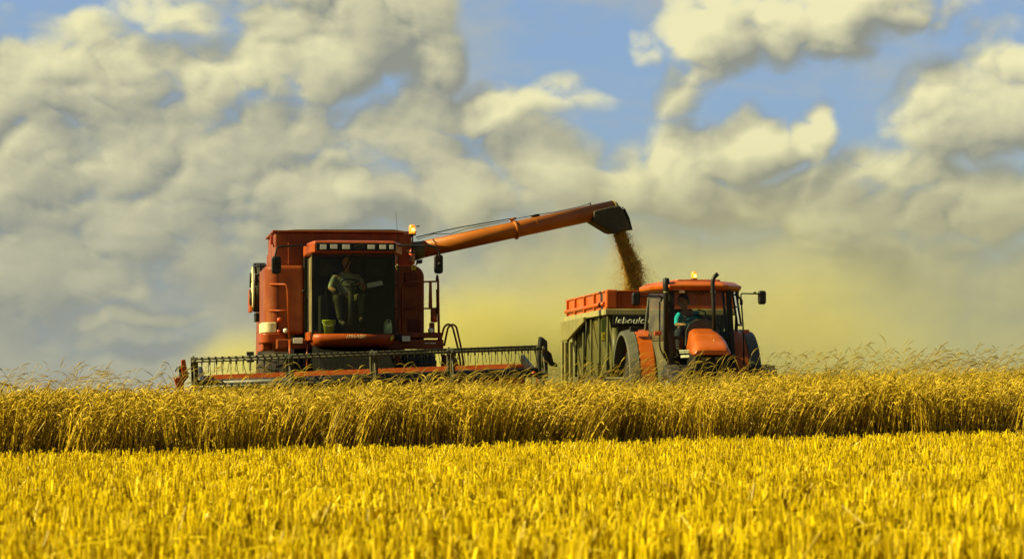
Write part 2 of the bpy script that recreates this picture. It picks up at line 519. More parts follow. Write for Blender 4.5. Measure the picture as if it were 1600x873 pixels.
def lettering(text, name, mat, parent, size, width, origin, right, up, thick=0.004, shear=0.0, weight=0.0):
    """writing as a thin solid mesh: origin = lower left corner, right/up = directions of the writing"""
    cu = bpy.data.curves.new(name, 'FONT')
    cu.body = text; cu.size = 1.0; cu.extrude = 0.0; cu.shear = shear; cu.offset = weight
    tmp = bpy.data.objects.new(name, cu)
    col.objects.link(tmp)
    dg = bpy.context.evaluated_depsgraph_get()
    me = bpy.data.meshes.new_from_object(tmp.evaluated_get(dg))
    bpy.data.objects.remove(tmp)
    xs = [v.co.x for v in me.vertices]; ys = [v.co.y for v in me.vertices]
    w, h = max(xs) - min(xs), max(ys) - min(ys)
    right, up, origin = Vector(right).normalized(), Vector(up).normalized(), Vector(origin)
    nrm = right.cross(up)
    bm = bmesh.new(); bm.from_mesh(me)
    ge = bmesh.ops.extrude_face_region(bm, geom=bm.faces[:])
    new = [g for g in ge['geom'] if isinstance(g, bmesh.types.BMVert)]
    for v in new: v.co.z += 1.0
    for v in bm.verts:
        v.co = origin + right * ((v.co.x - min(xs)) / w * width) + up * ((v.co.y - min(ys)) / h * size) + nrm * (v.co.z * thick)
    bmesh.ops.recalc_face_normals(bm, faces=bm.faces[:])
    bm.to_mesh(me); bm.free()
    me.name = name
    me.materials.clear(); me.materials.append(mat)
    o = bpy.data.objects.new(name, me)
    col.objects.link(o); o.parent = parent
    return o


# ------------------------------------------------------------------ the ground
TILT = 0.0125         # the field rises slowly to the right


def ground_z(x, y):
    x = np.asarray(x, float); y = np.asarray(y, float)
    z = TILT * 45 * np.tanh(x / 45.0)
    z = z - 0.016 * np.maximum(0, y - 66) * np.clip((y - 66) / 25, 0, 1)
    return z + 0.012 * np.sin(x * 1.7 + y * 0.6) * np.sin(y * 1.1 - x * 0.3)


class Frame:
    """a machine's own axes: x to the right of the picture, y away from the camera, z up, standing on the ground"""
    def __init__(s, px, y, yaw):
        s.x = (px - 800) / F * y; s.y = y; s.z = float(ground_z(s.x, y)); s.a = R(yaw)
        s.c, s.s = math.cos(s.a), math.sin(s.a)
    def at(s, px, py, ly):
        """the point at local depth ly that a measurement in the photograph stands for"""
        k = (px - 800) / F
        lx = (k * (s.y + ly * s.c) - s.x + ly * s.s) / (s.c - k * s.s)
        Y = s.y + lx * s.s + ly * s.c
        return Vector((lx, ly, EYE + (HOR - py) / F * Y - s.z))
    def X(s, px, ly): return s.at(px, 0, ly).x
    def Z(s, py, ly, px=None): return s.at(s.px0 if px is None else px, py, ly).z
    def world(s, p):
        return Vector((s.x + p[0] * s.c - p[1] * s.s, s.y + p[0] * s.s + p[1] * s.c, s.z + p[2]))
    def local(s, x, y):
        dx, dy = x - s.x, y - s.y
        return dx * s.c + dy * s.s, -dx * s.s + dy * s.c


H = Frame(550, 48.0, 8.2); H.px0 = 550       # harvester: origin under the front of its cab
T = Frame(1097, 47.5, 7.0); T.px0 = 1097     # tractor: origin under the windscreen
L = Frame(1050, 51.0, 5.9); L.px0 = 1000     # trailer: origin under its front wall


def crop_edge(x):
    """distance of the standing crop's cut edge"""
    return 32.4 + 0.40 * x + 0.12 * np.sin(x * 1.9) + 0.10 * np.sin(x * 4.3 + 1) + 0.09 * np.sin(x * 11.7 + 2 * np.sin(x * 3.1))


def build_ground():
    ys = np.concatenate([np.linspace(-30, 8, 6), np.linspace(10, 70, 60), np.geomspace(74, 6000, 40)])
    xs = np.concatenate([-np.geomspace(4000, 26, 26), np.linspace(-24, 24, 49), np.geomspace(26, 4000, 26)])
    X, Y = np.meshgrid(xs, ys)
    Z = ground_z(X, Y)
    far = np.clip((np.abs(X) - 60) / 600, 0, 1)
    Z = Z - far * 4.0
    V = np.stack([X, Y, Z], -1).reshape(-1, 3)
    ny, nx = X.shape
    i = np.arange(ny - 1)[:, None] * nx + np.arange(nx - 1)[None]
    q = np.stack([i, i + 1, i + nx + 1, i + nx], -1).reshape(-1, 4)
    me = bpy.data.meshes.new('ground')
    me.from_pydata(V.tolist(), [], q.tolist())
    me.polygons.foreach_set('use_smooth', [True] * len(q))
    m, t, out = material('stubble_soil')
    p = t.n('ShaderNodeBsdfPrincipled')
    g = t.n('ShaderNodeNewGeometry').outputs['Position']
    n1, n2 = t.noise(g, 0.7, 5), t.noise(g, 22, 6, 0.7)
    c = t.mix(t.rng(n1, 0.35, 0.65), (0.085, 0.050, 0.008), (0.16, 0.095, 0.012))
    c = t.mix(t.rng(n2, 0.45, 0.68), c, (0.36, 0.23, 0.020))
    c = t.mix(t.rng(n2, 0.5, 0.3), c, (0.04, 0.022, 0.004))
    t.l(c, p.inputs['Base Color'])
    p.inputs['Roughness'].default_value = 0.95
    p.inputs['Specular IOR Level'].default_value = 0.1
    b = t.n('ShaderNodeBump'); b.inputs['Strength'].default_value = 0.8; b.inputs['Distance'].default_value = 0.05
    t.l(n2, b.inputs['Height']); t.l(b.outputs[0], p.inputs['Normal'])
    t.l(p.outputs[0], out.inputs[0])
    me.materials.append(m)
    o = bpy.data.objects.new('ground', me); col.objects.link(o)
    o['kind'] = 'structure'
    o['label'] = 'harvested field of soil and chopped straw under the stubble'


build_ground()


# ------------------------------------------------------------------ dry stalks, swept in one go with numpy
class Sweep:
    def __init__(s):
        s.V, s.Q, s.T, s.n = [], [], [], 0
    def add(s, cen, rad, sides, shade, side_dir=None):
        """cen (N,K,3) centre lines, rad (N,K) radii; sides 2 = flat blade, else a closed tube"""
        N, K = cen.shape[:2]
        d = np.gradient(cen, axis=1)
        d /= np.linalg.norm(d, axis=2, keepdims=True) + 1e-9
        if side_dir is None:
            a = rng.uniform(0, 2 * np.pi, N)
            side_dir = np.stack([np.cos(a), np.sin(a), np.zeros(N)], -1)
        u = side_dir[:, None, :] - d * np.sum(side_dir[:, None, :] * d, 2, keepdims=True)
        u /= np.linalg.norm(u, axis=2, keepdims=True) + 1e-9
        w = np.cross(d, u)
        if sides == 2:
            off = np.stack([u, -u], 2)
        else:
            an = 2 * np.pi * np.arange(sides) / sides
            off = u[:, :, None, :] * np.cos(an)[None, None, :, None] + w[:, :, None, :] * np.sin(an)[None, None, :, None]
        P = cen[:, :, None, :] + off * rad[:, :, None, None]
        S = P.shape[2]
        base = s.n + np.arange(N)[:, None, None] * (K * S)
        i = np.arange(K - 1)[None, :, None] * S
        j = np.arange(1 if S == 2 else S)[None, None, :]
        k = (j + 1) % S
        q = np.stack([base + i + j, base + i + k, base + i + S + k, base + i + S + j], -1).reshape(-1, 4)
        s.V.append(P.reshape(-1, 3).astype(np.float32)); s.Q.append(q.astype(np.int32))
        s.T.append(np.broadcast_to(np.asarray(shade, np.float32).reshape(N, -1)[:, :1, None], (N, K, S)).reshape(-1)
                   if np.ndim(shade) < 2 else np.repeat(np.asarray(shade, np.float32)[:, :, None], S, 2).reshape(-1))
        s.n += N * K * S
    def build(s, name, mat):
        V = np.concatenate(s.V); Q = np.concatenate(s.Q); Tn = np.concatenate(s.T)
        me = bpy.data.meshes.new(name)
        me.vertices.add(len(V)); me.vertices.foreach_set('co', V.ravel())
        me.loops.add(Q.size); me.loops.foreach_set('vertex_index', Q.ravel())
        me.polygons.add(len(Q))
        me.polygons.foreach_set('loop_start', np.arange(0, Q.size, 4, dtype=np.int32))
        me.polygons.foreach_set('loop_total', np.full(len(Q), 4, np.int32))
        me.polygons.foreach_set('use_smooth', np.ones(len(Q), bool))
        at = me.attributes.new('shade', 'FLOAT', 'POINT'); at.data.foreach_set('value', Tn.astype(np.float32))
        me.update(calc_edges=True)
        me.materials.append(mat)
        o = bpy.data.objects.new(name, me); col.objects.link(o)
        return o


def clumpy(x, y, s=1.0):
    return np.sin(x * 2.1 * s + 1.3 * np.sin(y * 1.7 * s)) * np.sin(y * 2.6 * s + 1.1 * np.sin(x * 1.3 * s))


def machine_mask(x, y):
    """True where the crop has already been cut or a machine stands"""
    hx, hy = H.local(x, y)
    tx, ty = T.local(x, y)
    lx, ly = L.local(x, y)
    m = (np.abs(hx + 0.05) < 3.55) & (hy > -3.05)
    m |= (np.abs(tx) < 1.35) & (ty > -2.35)
    m |= (np.abs(lx) < 1.5) & (ly > -1)
    return m


def scatter(n, y0f, y1, wide):
    """points in the wedge the photograph looks along, a good step wider on both sides"""
    u = rng.uniform(0, 1, n)
    y = np.sqrt(u * (y1 ** 2 - y0f ** 2) + y0f ** 2)
    x = rng.uniform(-1, 1, n) * (0.20 * y + 1.0 + wide * 2)
    return x, y


def build_stubble():
    S = Sweep()
    # cut stalks, several to a plant
    x, y = scatter(38000, 12.0, 40, 0.9)
    keep = y < crop_edge(x) + 0.15
    keep &= rng.uniform(0, 1, len(x)) < 0.78 + 0.40 * clumpy(x, y, 1.6)
    x, y = x[keep], y[keep]
    n = rng.integers(2, 7, len(x))
    pl = np.repeat(np.arange(len(x)), n)
    ph = rng.uniform(0.75, 1.2, len(x)); pt = rng.beta(1.6, 1.5, len(x)); pln = rng.normal(0, 0.10, (len(x), 2))
    x = x[pl] + rng.normal(0, 0.016, len(pl)); y = y[pl] + rng.normal(0, 0.016, len(pl))
    z = ground_z(x, y)
    N = len(x)
    h = rng.uniform(0.14, 0.235, N) * ph[pl] * (1 + 0.10 * clumpy(x, y, 2.3))
    lean = pln[pl] + rng.normal(0, 0.09, (N, 2)) * (1 + 3.0 * (rng.uniform(0, 1, (N, 1)) < 0.08))
    k = np.array([0, 1.0])
    cen = np.zeros((N, 2, 3))
    cen[:, :, 0] = x[:, None] + lean[:, :1] * h[:, None] * k
    cen[:, :, 1] = y[:, None] + lean[:, 1:] * h[:, None] * k
    cen[:, :, 2] = z[:, None] - 0.01 + h[:, None] * k
    r = rng.uniform(0.0040, 0.0092, N)
    S.add(cen, np.stack([r * 0.9, r], 1), 3, np.clip(pt[pl] + rng.normal(0, 0.18, N), 0, 1))
    # dry sheaths and leaves still hanging on the stalks
    M = 26000
    x, y = scatter(M, 12.3, 47, 0.9)
    kp = y < crop_edge(x) + 0.1
    x, y = x[kp], y[kp]; M = len(x)
    z = ground_z(x, y)
    a = rng.uniform(0, 2 * np.pi, M); ln = rng.uniform(0.06, 0.2, M); z0 = rng.uniform(0.02, 0.15, M); el = rng.uniform(-0.6, 1.2, M)
    k = np.array([0, 0.5, 1.0]); droop = rng.uniform(0.0, 0.10, M)
    cen = np.zeros((M, 3, 3))
    cen[:, :, 0] = x[:, None] + np.cos(a)[:, None] * np.cos(el)[:, None] * ln[:, None] * k
    cen[:, :, 1] = y[:, None] + np.sin(a)[:, None] * np.cos(el)[:, None] * ln[:, None] * k
    cen[:, :, 2] = np.maximum(z[:, None] + 0.008, z[:, None] + z0[:, None] + np.sin(el)[:, None] * ln[:, None] * k - droop[:, None] * k * k)
    r = rng.uniform(0.003, 0.006, M)
    S.add(cen, np.stack([r, r, r * 0.3], 1), 2, rng.beta(2.2, 1.3, M))
    # loose straw lying on and across the stubble
    M = 9000
    x, y = scatter(M, 12.3, 47, 0.9)
    kp = y < crop_edge(x) + 0.0
    x, y = x[kp], y[kp]; M = len(x)
    z = ground_z(x, y)
    a = rng.uniform(0, 2 * np.pi, M); ln = rng.uniform(0.05, 0.24, M); z0 = rng.uniform(0.01, 0.19, M) ** 1.0; tl = rng.normal(0, 0.22, M)
    k = np.array([-1, 0, 1.0]); b = rng.normal(0, 0.015, M)
    cen = np.zeros((M, 3, 3))
    cen[:, :, 0] = x[:, None] + np.cos(a)[:, None] * ln[:, None] * k
    cen[:, :, 1] = y[:, None] + np.sin(a)[:, None] * ln[:, None] * k
    cen[:, :, 2] = np.maximum(z[:, None] + 0.006, z[:, None] + z0[:, None] + tl[:, None] * ln[:, None] * k + b[:, None] * (1 - k * k))
    r = rng.uniform(0.002, 0.0045, M)
    S.add(cen, np.stack([r, r, r], 1), 3, rng.beta(2.5, 1.2, M))
    o = S.build('stubble', STUBBLE)
    tag(o, 'golden cut wheat stubble with loose straw across the foreground', 'stubble', kind='stuff')


def build_wheat():
    S = Sweep()
    def stalks(x, y, hmul=1.0, full=True, face=False):
        N = len(x)
        z = ground_z(x, y)
        h = np.clip(rng.normal(0.69, 0.08, N), 0.40, 0.90) * (1 + 0.12 * clumpy(x, y, 0.8)) * hmul * (0.985 + np.where(x > 3.2, 0.014, -0.008) * np.clip(y - crop_edge(x), 0, 10))
        # lodged patches lean together, mostly with the wind to the right
        pa = 0.05 + 0.34 * np.sin(x * 1.15 + 0.7) * np.sin(x * 0.53 + y) + rng.normal(0, 0.13, N)
        pb = rng.normal(-0.03, 0.12, N)
        k = np.array([0, 0.4, 0.75, 1.0])
        z0 = 0.0 if full else 0.30
        kk = z0 + (1 - z0) * k
        cen = np.zeros((N, 4, 3))
        cen[:, :, 0] = x[:, None] + (pa * h)[:, None] * kk ** 1.4
        cen[:, :, 1] = y[:, None] + (pb * h)[:, None] * kk ** 1.4
        cen[:, :, 2] = z[:, None] + h[:, None] * (kk - 0.10 * (pa[:, None] * kk) ** 2)
        sh = rng.beta(1.8, 1.7, N)
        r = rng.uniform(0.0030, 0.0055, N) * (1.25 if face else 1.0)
        if face: sh = np.clip(sh + 0.25, 0, 1)  # front stems lightened in colour to look sunlit
        S.add(cen, r[:, None] * np.array([1.1, 1.0, 0.9, 0.75]), 3, sh * (0.95 if face else 0.62))  # stems behind are darkened to paint in the shadow among them
        # nodding ear: a hook to one side
        tip = cen[:, -1]
        a = np.where(rng.uniform(0, 1, N) < 0.62, rng.normal(0.0, 0.8, N), rng.uniform(0, 2 * np.pi, N))
        turn = rng.uniform(0.5, 2.9, N)
        ln = rng.uniform(0.09, 0.145, N)
        K = 6
        ec = np.zeros((N, K, 3)); ec[:, 0] = tip
        th0 = rng.uniform(0.05, 0.5, N)
        for i in range(1, K):
            th = th0 + turn * ((i - 0.5) / (K - 1)) ** 0.7
            st = ln / (K - 1) * (1.2 if i < 3 else 1.0)
            ec[:, i, 0] = ec[:, i - 1, 0] + np.cos(a) * np.sin(th) * st
            ec[:, i, 1] = ec[:, i - 1, 1] + np.sin(a) * np.sin(th) * st
            ec[:, i, 2] = ec[:, i - 1, 2] + np.cos(th) * st
        er = rng.uniform(0.0052, 0.0082, N) * (1.0 if full else 0.85)
        S.add(ec, er[:, None] * np.array([0.3, 0.55, 1.0, 1.05, 0.9, 0.35]), 4, np.clip(sh * 0.7 + 0.15 + rng.normal(0, 0.12, N), 0, 1))
        # dry leaf blades
        for rep in range(2 if full else 1):
            t0 = rng.uniform(0.45, 0.95, N) if full else rng.uniform(0.6, 0.95, N)
            bx = x + pa * h * t0 ** 1.4; by = y + pb * h * t0 ** 1.4; bz = z + h * t0
            a = rng.uniform(0, 2 * np.pi, N); ll = rng.uniform(0.08, 0.22, N)
            k = np.array([0, 0.33, 0.66, 1.0])
            lc = np.zeros((N, 4, 3))
            lc[:, :, 0] = bx[:, None] + np.cos(a)[:, None] * ll[:, None] * k * 0.8
            lc[:, :, 1] = by[:, None] + np.sin(a)[:, None] * ll[:, None] * k * 0.8
            lc[:, :, 2] = bz[:, None] + ll[:, None] * (0.7 * k - rng.uniform(0.7, 1.6, N)[:, None] * k * k)
            rr = rng.uniform(0.0025, 0.0055, N)
            S.add(lc, rr[:, None] * np.array([0.7, 1.0, 0.8, 0.2]), 2, rng.beta(1.2, 2.6, N))
    def strip(n, d0, d1, wide, **kw):
        x = rng.uniform(-1, 1, n) * (0.2 * 46 + wide)
        y = crop_edge(x) + d0 + (d1 - d0) * rng.uniform(0, 1, n)
        k = ~machine_mask(x, y)
        stalks(x[k], y[k], **kw)
    # the cut edge: dense, stalks in full length, some of them thrown down
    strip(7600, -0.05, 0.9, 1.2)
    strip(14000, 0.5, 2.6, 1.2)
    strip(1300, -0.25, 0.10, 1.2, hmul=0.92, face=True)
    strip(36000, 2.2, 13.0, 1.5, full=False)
    strip(18000, 12.0, 30.0, 3.0, full=False)
    o = S.build('standing_wheat', WHEAT)
    tag(o, 'dense band of ripe standing wheat along the cut edge', 'wheat', kind='stuff')


def build_tall_grass():
    S = Sweep()
    n = 13000
    x = rng.uniform(-1, 1, n) * 11.5
    d = rng.uniform(0, 1, n) ** 0.8 * 15
    y = crop_edge(x) + 0.2 + d
    k = ~machine_mask(x, y)
    # clumps: more of it on the right and far left
    dens = 0.52 + 0.30 * clumpy(x, y, 0.55) + np.where(x > 4.0, 0.42, 0.0) + np.where(x < -6, 0.12, 0)
    k &= rng.uniform(0, 1, n) < dens
    x, y = x[k], y[k]
    N = len(x)
    z = ground_z(x, y)
    h = np.clip(rng.gamma(9, 0.092, N), 0.60, 1.28) * np.where(x > 4, 1.12, np.where(np.abs(x + 2.5) < 3.4, 0.97, 1.02))
    bend_ = rng.uniform(0.10, 0.55, N) * np.where(rng.uniform(0, 1, N) < 0.9, 1, -0.6)
    ay = rng.normal(0, 0.12, N)
    kk = np.array([0, 0.3, 0.55, 0.75, 0.88, 1.0])
    cen = np.zeros((N, 6, 3))
    cen[:, :, 0] = x[:, None] + (bend_ * h)[:, None] * kk ** 2.6
    cen[:, :, 1] = y[:, None] + (ay * h)[:, None] * kk ** 1.5
    cen[:, :, 2] = z[:, None] + h[:, None] * (kk - 0.34 * np.abs(bend_)[:, None] * kk ** 4)
    r = rng.uniform(0.0018, 0.0030, N)
    sh = rng.beta(1.5, 1.5, N)
    S.add(cen, r[:, None] * np.array([1.2, 1.1, 1.0, 0.9, 0.8, 0.7]), 3, sh)
    # slender seed head curving over in the wind
    K = 6
    ec = np.zeros((N, K, 3)); ec[:, 0] = cen[:, -1]
    dirn = cen[:, -1] - cen[:, -2]
    th = np.arctan2(dirn[:, 0], dirn[:, 2])
    ln = rng.uniform(0.07, 0.19, N); cv = np.sign(bend_) * rng.uniform(0.2, 1.5, N)
    for i in range(1, K):
        th = th + cv / (K - 1)
        st = ln / (K - 1)
        ec[:, i, 0] = ec[:, i - 1, 0] + np.sin(th) * st
        ec[:, i, 1] = ec[:, i - 1, 1] + ay * 0.5 * st
        ec[:, i, 2] = ec[:, i - 1, 2] + np.cos(th) * st
    er = rng.uniform(0.0032, 0.0065, N)
    S.add(ec, er[:, None] * np.array([0.45, 0.9, 1.1, 1.0, 0.7, 0.2]), 4, sh * 0.8)
    # fine blades between
    M = 30000
    x = rng.uniform(-1, 1, M) * 11.5
    y = crop_edge(x) + rng.uniform(0, 1, M) ** 0.9 * 14.0
    k = ~machine_mask(x, y)
    x, y = x[k], y[k]; M = len(x)
    z = ground_z(x, y)
    h = rng.uniform(0.6, 1.0, M); b = rng.normal(0.22, 0.22, M)
    kk = np.array([0.4, 0.6, 0.8, 1.0])
    cen = np.zeros((M, 4, 3))
    cen[:, :, 0] = x[:, None] + (b * h)[:, None] * kk ** 2.2
    cen[:, :, 1] = y[:, None] + rng.normal(0, 0.1, M)[:, None] * kk
    cen[:, :, 2] = z[:, None] + h[:, None] * (kk - 0.3 * np.abs(b)[:, None] * kk ** 3)
    r = rng.uniform(0.0018, 0.0038, M)
    S.add(cen, r[:, None] * np.array([1, 1, 0.8, 0.2]), 2, rng.beta(1.8, 1.5, M))
    o = S.build('tall_grass', GRASS)
    tag(o, 'thin wild grasses with bent seed heads rising above the wheat', 'grass', kind='stuff')


STUBBLE = straw('stubble_straw', (0.44, 0.295, 0.003), (0.96, 0.775, 0.010), trans=0.45, gloss=0.03, patch=0.32)
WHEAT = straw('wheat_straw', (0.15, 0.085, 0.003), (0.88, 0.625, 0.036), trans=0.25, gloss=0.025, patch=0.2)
GRASS = straw('grass_straw', (0.24, 0.160, 0.012), (0.66, 0.49, 0.055), trans=0.35, gloss=0.03)

# ------------------------------------------------------------------ combine harvester
def wheel(parent, c, radius, width, rim_r, lugs=22, axis='x', name='wheel', rimmat=None):
    """wheel > tyre, rim; the tyre has a rounded carcass and slanted tread lugs"""
    t = MB()
    w = width / 2
    prof = [(rim_r, -w * 0.72), (rim_r + 0.03, -w * 0.92), (radius * 0.80, -w), (radius * 0.93, -w * 0.94), (radius * 0.965, -w * 0.75), (radius * 0.97, 0),
            (radius * 0.965, w * 0.75), (radius * 0.93, w * 0.94), (radius * 0.80, w), (rim_r + 0.03, w * 0.92), (rim_r, w * 0.72)]
    t.lathe(prof, c, axis, 40)
    for k in range(lugs):
        for sgn in (-1, 1):
            a0 = 2 * math.pi * (k + (0.5 if sgn > 0 else 0)) / lugs
            ring0, ring1 = [], []
            for (h, da) in ((0.02, 0.0), (0.96, -0.55)):
                for (rr, ww) in ((0.95, 0.055), (1.0, 0.04)):
                    for q in (-1, 1):
                        a = a0 + da * 2 * math.pi / lugs * 1.0 + q * ww * 1.3 / 1.0 * (14 / lugs)
                        r_ = radius * (rr if h < 0.5 else rr - 0.02)
                        (ring0 if h < 0.5 else ring1).append((c[0] + sgn * w * h, c[1] + r_ * math.cos(a), c[2] + r_ * math.sin(a)))
            o = [0, 1, 3, 2]
            t.loft([[ring0[i] for i in o], [ring1[i] for i in o]])
    wh = t.build(name, RUBBER, parent)
    r = MB()
    r.lathe([(0.0, -w * 0.35), (rim_r * 0.35, -w * 0.35), (rim_r * 0.4, -w * 0.45), (rim_r * 0.85, -w * 0.5), (rim_r * 0.97, -w * 0.74), (rim_r * 1.03, -w * 0.76),
             (rim_r * 1.03, w * 0.76), (rim_r * 0.97, w * 0.74), (rim_r * 0.85, w * 0.5), (rim_r * 0.4, w * 0.45), (rim_r * 0.35, w * 0.35), (0.0, w * 0.35)], c, axis, 32)
    r.build('rim', rimmat or RIM, wh)
    return wh


def build_harvester():
    root = empty('combine_harvester', (H.x, H.y, H.z), H.a,
                 'red combine harvester unloading grain through its long raised pipe behind a wide reel', 'combine harvester')
    X, Z, at = H.X, H.Z, H.at

    # ---- chassis, axles, straw hood at the rear
    ch = MB()
    ch.box(-1.25, 1.25, 0.95, 1.5, 0.95, 1.30)
    ch.box(-0.62, -0.48, 1.0, 7.0, 0.95, 1.2).box(0.48, 0.62, 1.0, 7.0, 0.95, 1.2)
    ch.box(-0.45, 0.45, 0.85, 1.25, 0.62, 1.0)
    ch.box(-1.2, 1.2, 5.75, 6.0, 0.5, 0.72)
    ch.box(-0.95, 0.95, 1.6, 6.9, 1.05, 2.4)
    ch.build('chassis', BLACK, root, 0.015)
    hood = MB().prism([(5.4, 1.1), (7.6, 0.95), (8.1, 1.3), (7.8, 2.6), (5.4, 2.75)], 'x', -0.85, 0.85)
    hood.build('straw_hood', RED, root, 0.05)

    # ---- grain tank
    zt, xl, xr = Z(364, 1.75), X(430, 1.75), X(646, 1.75)
    tk = MB().prism([(xl, Z(470, 1.75)), (xr, Z(470, 1.75)), (xr, zt), (xl, zt)], 'y', 1.75, 4.35)
    tank = tk.build('grain_tank', RED, root, 0.02)
    zr = zt + 0.004
    rm = MB()
    rm.box(xl - 0.05, xr + 0.05, 1.69, 1.80, zr, zr + 0.035).box(xl - 0.05, xr + 0.05, 4.30, 4.41, zr, zr + 0.035)
    rm.box(xl - 0.05, xl + 0.06, 1.803, 4.297, zr, zr + 0.035).box(xr - 0.06, xr + 0.05, 1.803, 4.297, zr, zr + 0.035)
    for k in range(5):
        u = xl + (xr - xl) * (k + 0.5) / 5
        rm.box(u - 0.02, u + 0.02, 1.725, 1.748, Z(414, 1.75), zt - 0.03)
    rm.build('tank_rim', RED, tank, 0.008)
    cv = MB().prism([(xl + 0.1, zr + 0.037), (xr - 0.1, zr + 0.037), (xr - 0.35, zr + 0.075), (xl + 0.4, zr + 0.06)], 'y', 1.85, 4.2)
    cv.build('tank_cover', OLIVE, tank, 0.01)

    # ---- side shields: tall rounded panels left and right of the cab
    xo, xi = X(413, 1.6), X(475.5, 1.4)
    z0, z1 = Z(523, 1.4), Z(415, 1.4)
    r = 0.24
    plan = [(xi, 1.40)] + [(xo + r - r * math.sin(R(a)), 1.40 + r - r * math.cos(R(a))) for a in range(0, 91, 10)] + [(xo + 0.02, 3.9), (xi, 3.9)]
    ls = MB().prism(plan, 'z', z0, z1)
    lsh = ls.build('side_shield', RED, root, 0.07, 4)
    # vertical seams and latches of the shield
    sm = MB()
    u = X(434, 1.4)
    sm.box(u - 0.006, u + 0.006, 1.388, 1.396, z0 + 0.1, z1 - 0.1)
    sm.build('seam', BLACK, lsh)
    MB().lathe([(0, -0.02), (0.022, -0.02), (0.022, 0.01), (0, 0.01)], (X(474, 1.4), 1.39, Z(455, 1.4)), 'y', 12).build('latch', BLACK, lsh)
    # black strip painting in the shade of the gap between shield and cab
    MB().box(xi + 0.003, X(480.5, 1.4), 1.36, 1.72, z0 - 0.05, Z(394, 1.4)).build('gap_shade_strip', BLACK, lsh)
    xo2, xi2 = X(663, 1.4), X(618, 1.4)
    rr = 0.22
    pr = [(xi2, Z(535, 1.4)), (xo2, Z(535, 1.4))] + arc((xo2 - rr, Z(414, 1.4) - rr), rr, 0, 90, 8) + [(xi2, Z(414, 1.4))]
    rs = MB().prism(pr, 'y', 1.40, 3.9)
    rsh = rs.build('side_shield', RED, root, 0.05, 4)
    HM = painted('hatch_red', (0.13, 0.018, 0.003), 0.5)
    MB().box(X(632, 1.4), X(652, 1.4), 1.375, 1.397, Z(447, 1.4), Z(425, 1.4)).build('hatch', HM, rsh, 0.008)
    dk = MB().box(X(637, 1.4), X(656, 1.4), 1.375, 1.397, Z(521, 1.4), Z(498, 1.4))
    dk.build('hatch', HM, rsh, 0.008)
    # long rear body behind both shields
    MB().prism([(3.95, 1.15), (7.3, 1.2), (7.7, 1.5), (7.2, 2.55), (5.2, 2.75), (3.95, 2.75)], 'x', xo + 0.12, X(655, 1.4)).build('rear_body', RED, root, 0.08, 3)
    # cream panel and lower bumper round the left front corner
    def corner(mb, x_out, x_in, za, zb, yf, rad, depth):
        p = [(x_in, yf)] + [(x_out + rad - rad * math.sin(R(a)), yf + rad - rad * math.cos(R(a))) for a in range(0, 91, 10)] + [(x_out, yf + depth), (x_in, yf + depth)]
        return mb.prism(p, 'z', za, zb)
    corner(MB(), X(409, 1.5), X(432, 1.33), Z(520, 1.4), Z(504, 1.4), 1.33, 0.16, 1.2).build('pale_panel', CREAM, root, 0.015)
    corner(MB(), X(407, 1.5), X(445, 1.30), Z(536, 1.4), Z(521, 1.4), 1.30, 0.16, 1.4).build('lower_bumper', REDD, root, 0.02)
    bp = MB().prism([(1.62, Z(521, 1.8)), (1.62, Z(548, 1.8)), (3.1, Z(551, 1.8)), (3.1, Z(521, 1.8))], 'x', X(408, 1.9), X(424, 1.9))
    bp.build('lower_bumper', REDD, root, 0.03)
    for k, px in enumerate((432.5, 445)):
        pass
    MB().lathe([(0, -0.05), (0.04, -0.04), (0.05, -0.02), (0.05, 0.02), (0, 0.02)], (X(437, 1.3), 1.31, Z(500, 1.3)), 'y', 16).build('side_marker', REFL, root)
    MB().lathe([(0, -0.02), (0.035, -0.02), (0.035, 0.02), (0, 0.02)], (X(436, 1.3), 1.29, Z(518, 1.3)), 'y', 16).build('side_marker', REFL, root)
    lm = MB().lathe([(0, -0.05), (0.05, -0.05), (0.055, 0.0), (0.04, 0.07), (0, 0.08)], (X(446, 1.25), 1.25, Z(517, 1.25)), 'y', 18).build('round_lamp', BLACK, root)
    MB().lathe([(0, -0.055), (0.045, -0.053), (0.045, -0.045), (0, -0.045)], (X(446, 1.25), 1.25, Z(517, 1.25)), 'y', 18).build('lens', LENS, lm)

    # ---- rotary screen on the left flank
    c = at(404, 449, 4.9)
    rad = 0.47
    sc_ = MB().lathe([(0, -0.02), (rad * 0.9, -0.02), (rad, -0.0), (rad, 0.24), (rad * 0.8, 0.30), (0, 0.30)], (c.x - 0.10, c.y, c.z), 'x', 40)
    scr = sc_.build('rotary_screen', MESHM, root)
    MB().lathe([(0, -0.045), (0.10, -0.045), (0.12, -0.03), (rad * 0.86, -0.03), (rad * 0.9, -0.022), (0, -0.022)], (c.x - 0.10, c.y, c.z), 'x', 40).build('screen_face', CREAM, scr)
    rb = MB()
    for (h) in (0.01, 0.115, 0.225):
        rb.lathe([(rad + 0.002, h - 0.012), (rad + 0.014, h - 0.012), (rad + 0.014, h + 0.012), (rad + 0.002, h + 0.012)], (c.x - 0.10, c.y, c.z), 'x', 40)
    for k in range(12):
        a = 2 * math.pi * k / 12
        y, z = c.y + (rad + 0.008) * math.cos(a), c.z + (rad + 0.008) * math.sin(a)
        rb.tube([(c.x - 0.09, y, z), (c.x + 0.13, y, z)], 0.012, 6)
    rb.build('screen_band', FRAME, scr)
    MB().tube([(c.x - 0.16, c.y, c.z), (c.x - 0.16, c.y - 0.1, c.z + 0.28)], 0.02, 6).tube([(c.x - 0.16, c.y, c.z - 0.05), (c.x - 0.16, c.y - 0.05, c.z - 0.4)], 0.025, 6).build('wiper_arm', BLACK, scr)
